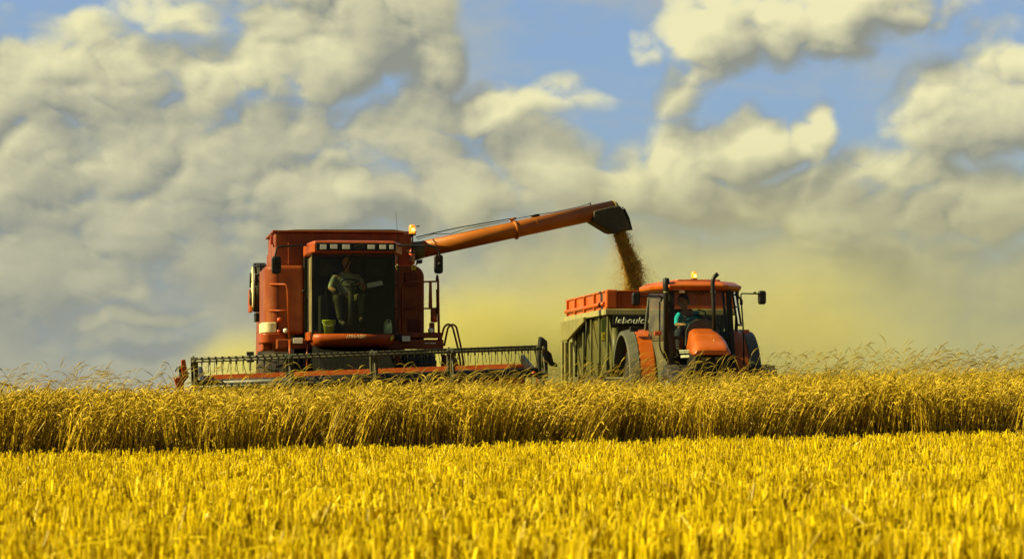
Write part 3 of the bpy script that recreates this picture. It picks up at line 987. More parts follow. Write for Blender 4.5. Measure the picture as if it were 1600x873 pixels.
    eb = MB().prism([(4.2, Z(530, 5)), (5.7, Z(530, 5)), (5.7, Z(398, 5)), (4.5, Z(398, 5)), (4.2, Z(410, 5))], 'x', c.x + 0.20, xo + 0.25)
    eb.build('engine_cover', RED, root, 0.06, 3)
    MB().box(c.x - 0.08, c.x + 0.18, 4.62, 5.2, Z(503, 4.8), Z(489, 4.8)).build('tool_box', BLACK, root, 0.02)
    MB().prism([(4.75, Z(488, 4.8)), (5.3, Z(488, 4.8)), (5.3, Z(458, 4.8)), (5.05, Z(452, 4.8)), (4.9, Z(470, 4.8))], 'x', c.x - 0.19, c.x - 0.12).build('screen_guard', REDD, root, 0.01)
    MB().tube(bend([at(428, 376, 2.0) - Vector((0.0, 0, 0.12)), at(424, 372, 2.0), at(424, 366, 2.0)], 0.05), 0.012, 6).build('lamp_bracket', BLACK, root)
    tl = MB().box(X(422, 1.9), X(427, 1.9), 1.86, 1.93, Z(383, 1.9), Z(369, 1.9)).build('corner_lamp', REFL, root, 0.012)

    # ---- front beam, feeder house
    MB().box(X(432, 1.1), X(692, 1.1), 0.98, 1.38, Z(545, 1.1), Z(530, 1.1)).build('front_beam', RED, root, 0.02)
    MB().box(X(618, 1.1), X(690, 1.1), 0.97, 2.1, Z(526, 1.1) - 0.01, Z(519, 1.1)).build('platform_deck', RED, root, 0.008)
    MB().prism([(1.35, 0.75), (1.35, 1.72), (0.3, 1.62), (-2.55, 0.95), (-2.7, 0.35), (-2.2, 0.3)], 'x', -0.66, 0.66).build('feeder_house', DEEP_BLACK, root, 0.03)
    for (px0, px1, py0, py1) in ((457, 474, 537.5, 527), (627, 642, 534, 523.5)):
        hl = MB().box(X(px0, 0.9), X(px1, 0.9), 0.88, 0.975, Z(py0, 0.9), Z(py1, 0.9)).build('headlight', BLACK, root, 0.012)
        MB().box(X(px0 + 1, 0.87), X(px1 - 1, 0.87), 0.868, 0.878, Z(py0 - 1, 0.87), Z(py1 + 1, 0.87)).build('lens', LENS, hl, 0.004)
    dc = MB()
    for k, (a, b) in enumerate(((664, 668), (669, 670.5), (672, 681))):
        dc.box(X(a, 0.975), X(b, 0.975), 0.972, 0.978, Z(536.3, 0.97), Z(534.8, 0.97))
    dc.build('small_marking', WHITE, root)

    # ---- front and rear wheels
    r0 = 0.77
    wheel(root, (X(428, 0.9), 1.05, r0), r0, 0.60, 0.40, 22)
    wheel(root, (X(655, 0.9), 1.05, r0), r0, 0.60, 0.40, 22)
    for sx in (-1.05, 1.1):
        wheel(root, (sx, 5.9, 0.55), 0.55, 0.36, 0.30, 18)

    # ---- cab
    zb, zw, zt = Z(538, 0), Z(521, 0), Z(393, 0)
    xl, xr = X(491, 0), X(614, 0)
    xm = (xl + xr) / 2
    def front(z, inset=0.0, n=10, bulge=0.17):
        """curved line of the windscreen at height z, left to right"""
        P = []
        for i in range(n + 1):
            u = -1 + 2 * i / n
            P.append(Vector((xm + u * ((xr - xl) / 2 - inset), -bulge * (1 - u * u) + inset, z)))
        return P
    XB0, XB1 = X(481, 1.3), X(617, 1.3)
    cb = MB()
    cb.box(XB0, XB1, 1.30, 1.34, zb + 0.12, zt)                            # rear wall
    cb.box(XB0, XB1, 0.10, 1.30, zb + 0.10, zw - 0.003)                    # floor
    cb.box(XB1 - 0.03, XB1, 0.55, 1.30, zw, zt)                            # closed right rear quarter
    cab = cb.build('cab', DARKIN, root, 0.01)
    for (x0_, x1_, y0_, y1_) in ((xl - 0.045, xl + 0.010, 0.012, 0.085), (xr - 0.01, xr + 0.045, 0.012, 0.085), (XB0 - 0.01, XB0 + 0.03, 1.22, 1.345), (XB1 - 0.045, XB1 + 0.01, 1.22, 1.345)):
        MB().box(x0_, x1_, y0_, y1_, zw - 0.05, zt).build('pillar', FRAME, cab, 0.01)
    tr = MB()
    fr0 = front(zt - 0.005); fr1 = front(zt + 0.035)
    tr.loft([[p + Vector((0, q, 0)) for p in fr for q in (0,)] for fr in (fr0, fr1)], cap=False, closed=False)
    tr.build('screen_header', FRAME, cab)
    OL = MB().box(X(573, 1.28), X(604, 1.28), 1.278, 1.296, Z(431, 1.28), Z(404, 1.28)).build('rear_window_blank', OLIVEIN, cab, 0.004)  # opaque panels coloured to stand in for the lighter rear window
    OL = MB().box(X(500, 1.28), X(532, 1.28), 1.278, 1.296, Z(431, 1.28), Z(404, 1.28))
    OL.build('rear_window_blank', OLIVEIN, cab, 0.004)
    # windscreen, side windows
    ws = MB().loft([front(zw + (zt - zw) * k / 6) for k in range(7)], cap=False, closed=False, smooth=True)
    ws.build('windscreen', GLASS, cab)
    sg = MB().add([(xl - 0.03, 0.09, zw), (XB0 + 0.01, 1.22, zw), (XB0 + 0.01, 1.22, zt), (xl - 0.03, 0.09, zt)], [(0, 1, 2, 3)])
    sg.build('side_window', SIDEGLASS, cab)
    sg = MB().add([(xr + 0.03, 0.09, zw), (XB1 - 0.01, 0.56, zw), (XB1 - 0.01, 0.56, zt), (xr + 0.03, 0.09, zt)], [(0, 1, 2, 3)])
    sg.build('side_window', GLASS, cab)
    # nose below the windscreen
    prof = [(zw - 0.004, 0.0, 1.0), (zw - 0.03, -0.035, 1.03), (zw - 0.10, -0.045, 1.035), (zw - 0.17, -0.01, 1.01), (zw - 0.22, 0.08, 0.96), (zw - 0.25, 0.25, 0.90), (zw - 0.26, 0.6, 0.88)]
    rings = []
    for (z, dy, sx) in prof:
        f = front(z)
        rings.append([Vector((xm + (p.x - xm) * sx, p.y + dy, z)) for p in f] + [Vector((xm + (xr - xm) * sx, 0.9, z)), Vector((xm - (xr - xm) * sx, 0.9, z))])
    ns = MB().loft(rings, smooth=True)
    nose = ns.build('cab_nose', REDD, root)
    MB().box(X(479, 0.9), X(492, 0.9), 0.12, 1.3, Z(533, 0.9), Z(519, 0.9)).build('step_panel', REDD, cab, 0.02)
    yk = -0.17 - 0.047
    o = at(541, 528, yk); e = at(572, 528, yk)
    lettering('AXIAL-FLOW', 'lettering', LETTER, nose, 0.062, (e - o).length, o + Vector((0, -0.016, 0.0)), (1, 0, 0), (0, 0, 1), 0.006, shear=0.2, weight=0.022)
    g = at(611, 529, -0.05)
    MB().prism([(g.x - 0.02, g.z - 0.03), (g.x + 0.02, g.z - 0.015), (g.x + 0.03, g.z + 0.045), (g.x - 0.01, g.z + 0.03)], 'y', g.y - 0.075, g.y - 0.02).build('green_sticker', LIME, nose)
    # roof
    ra, rb_ = Z(395, -0.3), Z(376, -0.3)
    xa, xb = X(489, -0.3), X(620.5, -0.3)
    xa2, xb2 = X(475, 1.2), X(622, 1.2)
    plan = [(xa + 0.03, -0.30), (xb - 0.03, -0.30), (xb + 0.0, -0.22), (xb2, 0.5), (xb2, 1.42), (xa2, 1.42), (xa2, 0.5), (xa - 0.02, -0.20)]
    def ring(z, s):
        cx, cy = (xa2 + xb2) / 2, 0.5
        return [(cx + (p[0] - cx) * s, cy + (p[1] - cy) * s, z) for p in plan]
    rf = MB().loft([ring(ra, 0.985), ring(ra + 0.02, 1.0), ring(rb_ - 0.05, 1.0), ring(rb_ - 0.012, 0.985), ring(rb_, 0.94), ring(rb_ + 0.02, 0.6)])
    roof = rf.build('cab_roof', REDD, root, 0.008)
    MB().box(X(494.5, -0.31), X(618.5, -0.31), -0.312, -0.296, Z(391.5, -0.31), Z(379.5, -0.31)).build('light_panel', BLACK, roof, 0.006)
    for (a, b, t_, bt) in ((499.5, 511, 381.5, 390.5), (515.5, 528, 381.5, 389.5), (534.5, 547.5, 381.5, 390), (574, 586.5, 381.5, 389.5), (592.5, 604, 381.5, 389.5), (608, 615.8, 381.5, 389.5)):
        lp = MB().box(X(a, -0.33), X(b, -0.33), -0.345, -0.313, Z(bt, -0.33), Z(t_, -0.33)).build('work_light', FRAME, roof, 0.006)
        MB().box(X(a + 0.7, -0.35), X(b - 0.7, -0.35), -0.352, -0.346, Z(bt - 0.7, -0.35), Z(t_ + 0.7, -0.35)).build('lens', LENS, roof, 0.003)
    c0 = at(561, 385.5, -0.32)
    MB().tube([(c0.x + 0.10 * math.cos(a), -0.318, c0.z + 0.032 * math.sin(a) + 0.02 * math.cos(a)) for a in np.linspace(0, 2 * math.pi, 25)], 0.0045, 5).tube(
        [(c0.x - 0.045, -0.318, c0.z - 0.012), (c0.x - 0.01, -0.318, c0.z + 0.014), (c0.x + 0.01, -0.318, c0.z - 0.008), (c0.x + 0.05, -0.318, c0.z + 0.016)], 0.004, 5).build('roof_emblem', STEEL, roof)
    # wiper
    p0, p1, p2 = at(553, 396, -0.19), at(545, 412, -0.21), at(528, 432, -0.2)
    MB().tube([p0, p1, p2], 0.007, 5).tube([p1 + Vector((0.02, 0, 0.1)), p2 + Vector((-0.0, -0.01, -0.12))], 0.009, 5).build('wiper', BLACK, cab)
    # inside: seat, steering column, wheel, console, control levers
    st = MB()
    sx_ = X(541, 0.75)
    st.box(sx_ - 0.24, sx_ + 0.24, 0.52, 1.0, Z(487, 0.8), Z(477, 0.8))
    st.prism([(0.98, Z(480, 0.8)), (1.10, Z(480, 0.8)), (1.17, Z(425, 0.8)), (1.07, Z(425, 0.8))], 'x', sx_ - 0.23, sx_ + 0.23)
    st.box(sx_ - 0.16, sx_ + 0.16, 0.6, 0.95, zw, Z(488, 0.8))
    st.box(sx_ + 0.27, sx_ + 0.36, 0.55, 1.0, Z(466, 0.8), Z(460, 0.8))
    st.build('seat', DARKIN, cab, 0.03)
    cn = MB()
    cx = X(510, 0.6)
    cn.box(cx - 0.12, cx + 0.02, 0.4, 1.05, zw, Z(462, 0.7))
    cn.tube([(cx - 0.02, 0.42, Z(462, 0.5)), (cx - 0.01, 0.36, Z(449, 0.5))], 0.014, 6)
    cn.build('console', DARKIN, cab, 0.02)
    wc = at(548, 443, 0.33)
    swc = MB()
    swc.tube([(wc.x + 0.01, 0.28, zw), (wc.x + 0.01, 0.30, zw + 0.45), (wc.x, 0.335, wc.z - 0.02)], 0.05, 8, radii=[0.09, 0.06, 0.045])
    swc.build('steering_column', DARKIN, cab)
    sw = MB()
    def rimpt(a, r_=0.175):
        return (wc.x + r_ * math.cos(a), wc.y + r_ * math.sin(a) * 0.86, wc.z + r_ * math.sin(a) * 0.42 + 0.01)
    sw.tube([rimpt(a) for a in np.linspace(0, 2 * math.pi, 29)], 0.016, 7)
    for a in (0.4, 2.7, 4.71):
        sw.tube([(wc.x, wc.y, wc.z + 0.0), rimpt(a)], 0.012, 6)
    sw.build('steering_wheel', BLACK, cab)

    # ---- mirrors on long arms
    for (path, ms) in (([at(479, 383, 0.4), at(455, 384, 0.2), at(433, 386, 0.05), at(430, 396, 0.0), at(430, 413, 0.0)], (424.5, 439.5, 428.5, 400.5)),
                       ([at(618, 384, 0.1), at(640, 383.5, 0.0), at(676, 384, -0.1), at(686, 391, -0.12), at(687.5, 409, -0.12)], (678.8, 692.5, 426.5, 396.5))):
        am = MB().tube(bend(path, 0.16), 0.017, 8).build('mirror_arm', BLACK, root)
        yy = path[-1].y + 0.02
        x0, x1 = X(ms[0], yy), X(ms[1], yy); za, zb_ = Z(ms[2], yy), Z(ms[3], yy)
        hs = MB().prism(rrect(x0, x1, za, zb_, 0.05), 'y', yy, yy + 0.09).build('mirror_housing', BLACK, am, 0.025, 3)
        MB().lathe([(0, -0.03), (0.03, -0.03), (0.04, 0.0), (0, 0.0)], ((x0 + x1) / 2 + 0.02, yy, (za + zb_) / 2), 'y', 12).build('mirror_joint', BLACK, am)
        MB().prism(rrect(x0 + 0.01, x1 - 0.01, za + 0.01, zb_ - 0.01, 0.04), 'y', yy + 0.0905, yy + 0.094).build('mirror_glass', MIRROR, am)

    # ---- handrails and ladder
    MB().tube(bend([at(421, 444, 1.45), at(447, 444, 1.22), at(449, 452, 1.22), at(452, 528, 1.15)], 0.12), 0.017, 8).tube(
        [at(421, 485, 1.45), at(450, 485, 1.2)], 0.015, 8).build('handrail', REDD, root)
    MB().tube([at(452.5, 531, 0.95), at(453, 566, 0.8)], 0.02, 8).tube([at(480, 531, 0.95), at(480, 578, 0.8)], 0.02, 8).build('support_rod', REDD, root)
    yp = 1.0
    hr = MB()
    hr.tube(bend([at(628, 534, yp), at(628, 449, yp), at(635, 441, yp), at(684, 439.5, yp), at(684.5, 445, yp)], 0.14), 0.017, 8)
    hr.tube([at(628, 482.5, yp), at(684, 481.5, yp)], 0.015, 8)
    hr.tube([at(683, 430, yp), at(684.5, 440, yp), at(685, 480, yp), at(686, 533, yp)], 0.024, 8)
    hr.prism([(at(670.5, 0, yp).x, Z(440, yp)), (at(674.5, 0, yp).x, Z(440, yp)), (at(675.5, 0, yp).x, Z(482, yp)), (at(669.5, 0, yp).x, Z(482, yp))], 'y', yp - 0.012, yp + 0.012)
    hr.build('handrail', RED, root, 0)
    MB().tube([at(683.2, 429, yp), at(683, 438, yp)], 0.02, 8, radii=[0.016, 0.03]).tube([at(682, 452, yp - 0.03), at(682.5, 490, yp - 0.03)], 0.011, 6).build('spring_post', BLACK, root)
    pb = MB().box(X(673, yp), X(683, yp), yp - 0.03, yp + 0.05, Z(503, yp), Z(482, yp)).box(X(671, yp), X(679, yp), yp - 0.02, yp + 0.06, Z(520, yp), Z(503.5, yp))
    pb.build('control_box', RED, root, 0.012)
    MB().lathe([(0, -0.05), (0.045, -0.045), (0.055, -0.01), (0.05, 0.02), (0, 0.02)], (X(678, yp - 0.04), yp - 0.04, Z(497, yp)), 'y', 16).build('side_marker', REFL, root)
    lm = MB().lathe([(0, -0.05), (0.05, -0.05), (0.055, 0.0), (0.04, 0.07), (0, 0.08)], (X(673, 0.95), 0.93, Z(516, 0.95)), 'y', 18).build('round_lamp', BLACK, root)
    MB().lathe([(0, -0.055), (0.046, -0.053), (0.046, -0.045), (0, -0.045)], (X(673, 0.95), 0.93, Z(516, 0.95)), 'y', 18).build('lens', LENS, lm)
    ld = MB()
    ld.tube(bend([at(687, 538, 1.0), at(694, 510, 1.0), at(701, 505.5, 1.0), at(707, 510, 1.0), at(716, 545, 0.9), at(722, 585, 0.85)], 0.16), 0.019, 8)
    ld.tube(bend([at(694, 540, 1.35), at(700, 511, 1.35), at(707, 506, 1.35), at(713, 510, 1.35), at(721, 545, 1.25), at(727, 585, 1.2)], 0.16), 0.019, 8)
    for k in range(4):
        py = 548 + 11 * k
        ld.box(X(698 + k * 2.2, 0.95), X(716 + k * 2.2, 0.95), 0.9, 1.3, Z(py + 1.5, 0.95), Z(py, 0.95))
    ld.build('ladder', RED, root)
    MB().prism([(X(693, 1.2), Z(552, 1.2)), (X(716, 1.2), Z(562, 1.2)), (X(722, 1.2), Z(590, 1.2)), (X(690, 1.2), Z(590, 1.2))], 'y', 1.3, 1.5).build('ladder_guard', RED, root, 0.02)

    # ---- beacon, fire extinguisher, small work lamp, warning label
    b0 = at(644, 366, 1.2)
    bp_ = MB().tube([at(644, 392, 1.2), b0], 0.02, 8).tube([at(644, 392, 1.2), at(636, 392, 1.7)], 0.016, 6).box(b0.x - 0.065, b0.x + 0.065, 1.135, 1.265, b0.z - 0.02, b0.z + 0.01)
    bp_.tube([at(650, 353.5, 1.2), at(655.5, 353.5, 1.2)], 0.012, 6)
    bc = bp_.build('beacon', BLACK, root)
    MB().lathe([(0.058, 0.01), (0.06, 0.12), (0.055, 0.16), (0.035, 0.178), (0, 0.18)], (b0.x, b0.y, b0.z), 'z', 20).build('amber_lens', AMBER, bc)
    MB().lathe([(0, 0.05), (0.03, 0.06), (0.035, 0.085), (0.02, 0.115), (0, 0.12)], (b0.x + 0.012, b0.y - 0.045, b0.z), 'z', 12).build('bulb', AMBER_HOT, bc)
    e0 = at(643.5, 413, 1.3)
    ex = MB().lathe([(0, 0), (0.055, 0.004), (0.058, 0.03), (0.058, 0.20), (0.045, 0.25), (0.022, 0.275), (0.022, 0.31), (0, 0.315)], (e0.x, 1.3, e0.z), 'z', 18)
    exo = ex.build('fire_extinguisher', painted('extinguisher_red', (0.50, 0.07, 0.02), 0.35, dust=0.2), root)
    MB().lathe([(0.060, 0.06), (0.060, 0.16)], (e0.x, 1.3, e0.z), 'z', 18).build('faded_label', painted('faded_label', (0.42, 0.17, 0.08), 0.6), exo)
    MB().lathe([(0.061, 0.205), (0.061, 0.235)], (e0.x, 1.3, e0.z), 'z', 18).build('strap', BLACK, exo)
    MB().box(e0.x - 0.03, e0.x + 0.04, 1.28, 1.31, e0.z + 0.3, e0.z + 0.33).build('extinguisher_handle', BLACK, exo)
    wl = at(655, 409, 1.35)
    MB().prism([(wl.x - 0.06, wl.z - 0.04), (wl.x + 0.05, wl.z - 0.03), (wl.x + 0.06, wl.z + 0.045), (wl.x - 0.045, wl.z + 0.03)], 'y', 1.30, 1.40).tube([(wl.x - 0.03, 1.36, wl.z - 0.03), (wl.x - 0.1, 1.5, wl.z - 0.12)], 0.012, 6).build('work_lamp', BLACK, root, 0.01)
    w0, w1 = at(642.5, 421, 1.38), at(650, 414, 1.38)
    wg = MB().box(w0.x, w1.x, 1.382, 1.389, w0.z, w1.z).build('warning_label', YELLOW, root)
    MB().prism([(w0.x + 0.03, w0.z + 0.02), (w1.x - 0.025, w0.z + 0.03), (w1.x - 0.03, w1.z - 0.025), (w0.x + 0.04, w1.z - 0.03)], 'y', 1.378, 1.3815).build('symbol', BLACK, wg)
    MB().tube([at(622, 378, 1.3), at(620, 350, 1.3), at(618.5, 330, 1.3)], 0.004, 5).build('antenna', BLACK, root)

    # ---- unloading pipe
    A, B = at(636, 394.8, 2.3), at(958, 325.8, 3.35)
    d = (B - A).normalized()
    pr_ = 0.159
    A0 = A - d * 0.3
    pipe = MB().tube([A0, A + d * 0.1], pr_ * 1.0, 28).tube([A + d * 0.1, B], pr_, 32)
    ppo = pipe.build('unloading_pipe', TUBE_ORANGE, root)
    side = d.cross(Vector((0, 0, 1))).normalized() * -1      # away from the camera
    upv = side.cross(d).normalized()
    if upv.z < 0: upv = -upv
    cl = MB()
    s0 = d.dot(at(804, 357, 2.85) - A)
    cl.tube([A + d * (s0 - 0.035), A + d * (s0 + 0.035)], pr_ + 0.016, 30)
    cl.tube([A + d * (s0 - 0.02) + upv * (pr_ + 0.01), A + d * (s0 - 0.02) + upv * (pr_ + 0.06)], 0.035, 8)
    cl.tube([A + d * (s0 - 0.07) + upv * (pr_ + 0.055), A + d * (s0 + 0.07) + upv * (pr_ + 0.05)], 0.022, 8)
    cl.tube([A + d * (s0) - upv * (pr_ + 0.01), A + d * s0 - upv * (pr_ + 0.035)], 0.03, 8)
    cl.build('pipe_clamp', TUBE_ORANGE, ppo)
    MB().tube([A + d * 0.36, A + d * 0.385], pr_ + 0.004, 30).build('pipe_seam', RED, ppo)
    MB().tube([A + d * (s0 + 0.42), A + d * (s0 + 0.43)], pr_ + 0.003, 30).build('pipe_seam', TUBE_ORANGE, ppo)
    el = MB().tube([A + d * 0.02, A + d * 0.30], pr_ + 0.012, 28, radii=[pr_ + 0.03, pr_ + 0.008]).build('pipe_collar', OLIVE, ppo)
    def on(s_, h): return A + d * s_ + upv * (pr_ + h) - side * 0.02
    lens = d.dot(B - A)
    cb_ = MB().tube([at(650, 371, 1.8), on(0.45, 0.10), on(1.1, 0.105), on(s0 - 0.05, 0.065)], 0.010, 6)
    cb_.tube([on(0.25, 0.05), on(0.6, 0.085), on(0.95, 0.02), on(1.3, 0.055), on(s0 - 0.1, 0.03)], 0.007, 6)
    cb_.tube([on(s0 + 0.06, 0.045), on(s0 + 0.55, 0.03), on(s0 + 0.9, 0.012), on(lens - 0.72, 0.012), on(lens - 0.46, 0.03)], 0.008, 6)
    cb_.tube([on(lens - 0.47, 0.0), on(lens - 0.47, 0.05)], 0.012, 6)
    cb_.build('hydraulic_hose', BLACK, ppo)
    MB().hexa([on(s0 + 0.42, -0.005), on(s0 + 0.56, -0.005), on(s0 + 0.56, 0.045), on(s0 + 0.42, 0.045)],
              [p + side * 0.1 for p in (on(s0 + 0.42, -0.005), on(s0 + 0.56, -0.005), on(s0 + 0.56, 0.045), on(s0 + 0.42, 0.045))]).build('hose_clip', BLACK, ppo)
    # elbow cap and rubber spout
    Bc = B - d * 0.02
    def sp(px, py, off):
        p = at(px, py, 3.35 + (px - 958) / 322 * 1.05)
        return p + side * off
    cap = MB()
    rings = []
    for k in range(6):
        a = R(90 * k / 5)
        rings.append([(B + d * (pr_ * 0.75 * math.sin(a))) + (side * math.cos(t_) + upv * math.sin(t_)) * (pr_ * max(0.05, math.cos(a))) for t_ in np.linspace(0, 2 * math.pi, 24, endpoint=False)])
    cap.loft(rings, smooth=True)
    cap.build('pipe_end', painted('pipe_end_grey', (0.26, 0.20, 0.07), 0.5), ppo)
    outl = [(922, 330.5), (936, 327), (950, 323.5), (963, 322), (968, 329), (974, 342), (980, 358), (956, 365.5), (950, 364), (921, 346.5)]
    spt = MB()
    w_ = pr_ + 0.035
    spt.loft([[sp(px, py, -w_ * f) for (px, py) in outl] for f in (1.0, -1.0)])
    spo = spt.build('spout', RUBBER_SPOUT, ppo, 0.03, 3)
    fl = MB().loft([[sp(px, py, -w_ * f) for (px, py) in ((968.5, 327), (971, 326.5), (978, 341), (983, 360), (979.5, 360.5), (975, 342))] for f in (0.9, -0.9)]).build('spout_flap', BLACK, spo, 0.006)
    bt = MB()
    for (px, py) in ((926, 329.5), (941, 325.8), (955, 323.5), (966, 324)):
        p = sp(px, py + 1.5, -w_ - 0.008)
        MB().tube([p, p - side * 0.02], 0.016, 8).build('bolt', STEEL, ppo)

    # ---- header: hangs level with the crop, tipped 2 degrees against the machine
    hy0 = -2.55
    hc = at(572, 590, hy0)
    hd = bpy.data.objects.new('header', None)
    tl_ = R(2.15)
    XL, XRr = at(300, 590, hy0 - 0.6).x - hc.x, at(850, 590, hy0 - 0.6).x - hc.x
    # the trough: back wall, floor, knife; local coordinates about hc
    tr_ = MB()
    tr_.prism([(0.55, -0.72), (0.62, -0.72), (0.62, 0.12), (0.60, 0.14), (0.56, 0.14), (0.55, 0.10)], 'x', XL + 0.16, XRr - 0.16)
    tr_.prism([(-0.62, -0.78), (0.55, -0.75), (0.55, -0.70), (-0.60, -0.75)], 'x', XL + 0.05, XRr - 0.05)
    header = tr_.build('header', REDD, root, 0.006)
    header.location = hc
    header.rotation_euler = (0, -tl_, 0)
    # sloping top beam, orange
    MB().prism([(0.22, 0.06), (0.28, 0.04), (0.52, 0.10), (0.52, 0.145), (0.28, 0.150)], 'x', XL + 0.35, XRr - 0.45).build('top_beam', REDD, header, 0.012)
    kn = MB()
    n_k = 78
    for k in range(n_k):
        u = XL + 0.08 + (XRr - XL - 0.16) * (k + 0.5) / n_k
        kn.add([(u - 0.03, -0.62, -0.77), (u + 0.03, -0.62, -0.77), (u, -0.74, -0.765), (u - 0.03, -0.62, -0.75), (u + 0.03, -0.62, -0.75)], [(0, 1, 2), (3, 2, 4), (0, 2, 3), (1, 4, 2), (0, 3, 4, 1)])
    kn.build('knife', STEEL, header)
    MB().tube([(XL + 0.1, 0.12, -0.42), (XRr - 0.1, 0.12, -0.42)], 0.15, 20).build('intake_auger', STEEL, header)
    # reel
    ry, rz = -0.60, 0.0
    MB().tube([(XL + 0.03, ry, rz - 0.015), (XRr - 0.03, ry, rz - 0.015)], 0.082, 24).build('reel_tube', FRAME, header)
    RR = 0.47
    angs = [66, 126, 186, 246, 306, 6]
    fr = [0.0, 0.270, 0.512, 0.735, 1.0]
    stations = [XL + 0.04 + (XRr - XL - 0.08) * f for f in fr]
    for ai, a in enumerate(angs):
        by, bz = ry + RR * math.cos(R(a)), rz + RR * math.sin(R(a))
        bat = MB().tube([(XL, by, bz), (XRr, by, bz)], 0.021, 8)
        nt = 50
        for k in range(nt):
            u = XL + 0.12 + (XRr - XL - 0.24) * (k + 0.5) / nt
            bat.box(u - 0.010, u + 0.010, by - 0.022, by + 0.022, bz - 0.024, bz + 0.024)
        tn = bat
        for k in range(nt):
            u = XL + 0.12 + (XRr - XL - 0.24) * (k + 0.5) / nt + rng.uniform(-0.012, 0.012)
            sw_ = rng.normal(0, 0.01)
            tn.box(u - 0.012, u + 0.012, by - 0.02, by + 0.02, bz - 0.065, bz - 0.02)
            tn.tube([(u, by, bz - 0.06), (u + sw_, by + 0.01, bz - 0.15), (u + 2.4 * sw_, by + 0.035, bz - 0.245)], 0.0058, 5)
        bat.build('reel_bat', STEEL, header)
    for si, u in enumerate(stations):
        spd = MB()
        hw = 0.016
        for a in angs:
            ca, sa = math.cos(R(a)), math.sin(R(a))
            q = []
            for (rr_, ww) in ((0.06, 0.075), (RR + 0.03, 0.045)):
                for s_ in (-1, 1):
                    q.append((ry + rr_ * ca - s_ * ww * sa, rz + rr_ * sa + s_ * ww * ca))
            poly = [q[0], q[2], q[3], q[1]]
            w2 = hw + 0.0012 * angs.index(a)
            spd.prism(poly, 'x', u - w2, u + w2)
        for a, b in zip(angs, angs[1:] + angs[:1]):
            p = (ry + (RR - 0.06) * math.cos(R(a)), rz + (RR - 0.06) * math.sin(R(a))); q = (ry + (RR - 0.06) * math.cos(R(b)), rz + (RR - 0.06) * math.sin(R(b)))
            spd.tube([(u, *p), (u, *q)], 0.016, 6)
        spd.build('reel_spider', STEEL, header, 0.004)
    # upright plates of the reel bearings seen in front
    for f, w2 in ((0.0, 0.05), (0.270, 0.06), (0.512, 0.055), (0.735, 0.055), (1.0, 0.075)):
        u = XL + 0.04 + (XRr - XL - 0.08) * f
        MB().prism([(ry - 0.02, rz - 0.10), (ry + 0.10, rz - 0.10), (ry + 0.13, rz + RR * 0.80), (ry - 0.01, rz + RR * 0.97), (ry - 0.07, rz + RR * 0.90)], 'x', u - w2, u + w2 + 0.02).build('reel_plate', STEEL, header, 0.01)
    # reel arms back to the frame
    for f in (0.03, 0.97):
        u = XL + (XRr - XL) * f
        MB().prism([(ry - 0.05, rz - 0.05), (ry + 0.05, rz + 0.07), (0.60, 0.30), (0.62, 0.14)], 'x', u - 0.035, u + 0.035).build('reel_arm', FRAME, header, 0.01)
    # left end: divider with its hydraulic column
    le = MB().prism([(-1.15, -0.62), (-0.6, -0.30), (0.62, -0.10), (0.62, -0.75), (-0.6, -0.80)], 'x', XL - 0.10, XL - 0.04)
    leo = le.build('end_divider', REDD, header, 0.015)
    xL = at(284, 590, hy0 - 0.6).x - hc.x
    def hp(px, py, ly):
        """a point of the header's own axes"""
        q = at(px, py, ly) - hc
        c_, s_ = math.cos(tl_), math.sin(tl_)
        return Vector((q.x * c_ + q.z * s_, q.y, -q.x * s_ + q.z * c_))
    yl = hy0 - 0.75
    def poly(pts, ya, yb, nm, mt, par, bv=0.012):
        P0 = [hp(px, py, yl) for (px, py) in pts]
        return MB().loft([[Vector((p.x, ya, p.z)) for p in P0], [Vector((p.x, yb, p.z)) for p in P0]]).build(nm, mt, par, bv)
    poly([(283, 562), (289.5, 561), (291, 571), (295, 588), (287, 598), (283, 575)], -0.78, -0.62, 'end_column', REDD, header)
    poly([(279, 572), (288, 570), (290, 592), (281, 594)], -0.74, -0.60, 'end_motor', BLACK, header)
    poly([(271, 590), (284, 588), (287, 596), (287, 610), (276, 608)], -0.95, -0.55, 'end_skid', REDD, header)
    MB().tube([hp(274, 580, yl), hp(277, 574, yl), hp(282, 575, yl), hp(284, 584, yl)], 0.012, 6).tube([hp(271, 590, yl), hp(283, 590.5, yl), hp(296, 582, yl)], 0.014, 6).build('end_hose', BLACK, header)
    # right end: reel drive cover and divider nose
    re_ = MB().prism([(-1.15, -0.62), (-0.6, -0.30), (0.62, -0.10), (0.62, -0.75), (-0.6, -0.80)], 'x', XRr + 0.04, XRr + 0.10)
    reo = re_.build('end_divider', REDD, header, 0.015)
    poly([(845, 525), (849, 527), (856, 533), (857, 590), (843, 592), (841, 560)], -0.72, -0.48, 'drive_cover', FRAME, header, 0.02)
    poly([(856, 546), (863, 552), (866, 565), (872, 568), (872.5, 573), (862, 571), (857, 560)], -0.68, -0.5, 'drive_motor', BLACK, header, 0.015)
    g = hp(834, 583, yl)
    MB().lathe([(0, -0.03), (0.035, -0.025), (0.04, 0.0), (0, 0.0)], (g.x, -0.76, g.z), 'y', 14).build('side_marker', REFL, header)
    # hanging bracket at the left of the reel
    b0 = hp(391, 551, hy0 - 0.2)
    MB().box(b0.x - 0.06, b0.x + 0.06, -0.25, -0.05, b0.z - 0.16, b0.z + 0.02).tube([(b0.x, -0.15, b0.z - 0.15), (b0.x, -0.15, b0.z - 0.30)], 0.012, 6).build('bracket', STEEL, header, 0.01)

    return root


build_harvester()

# ------------------------------------------------------------------ tractor
DOORP = painted('door_grey_green', (0.075, 0.078, 0.040), 0.35, dust=0.3)


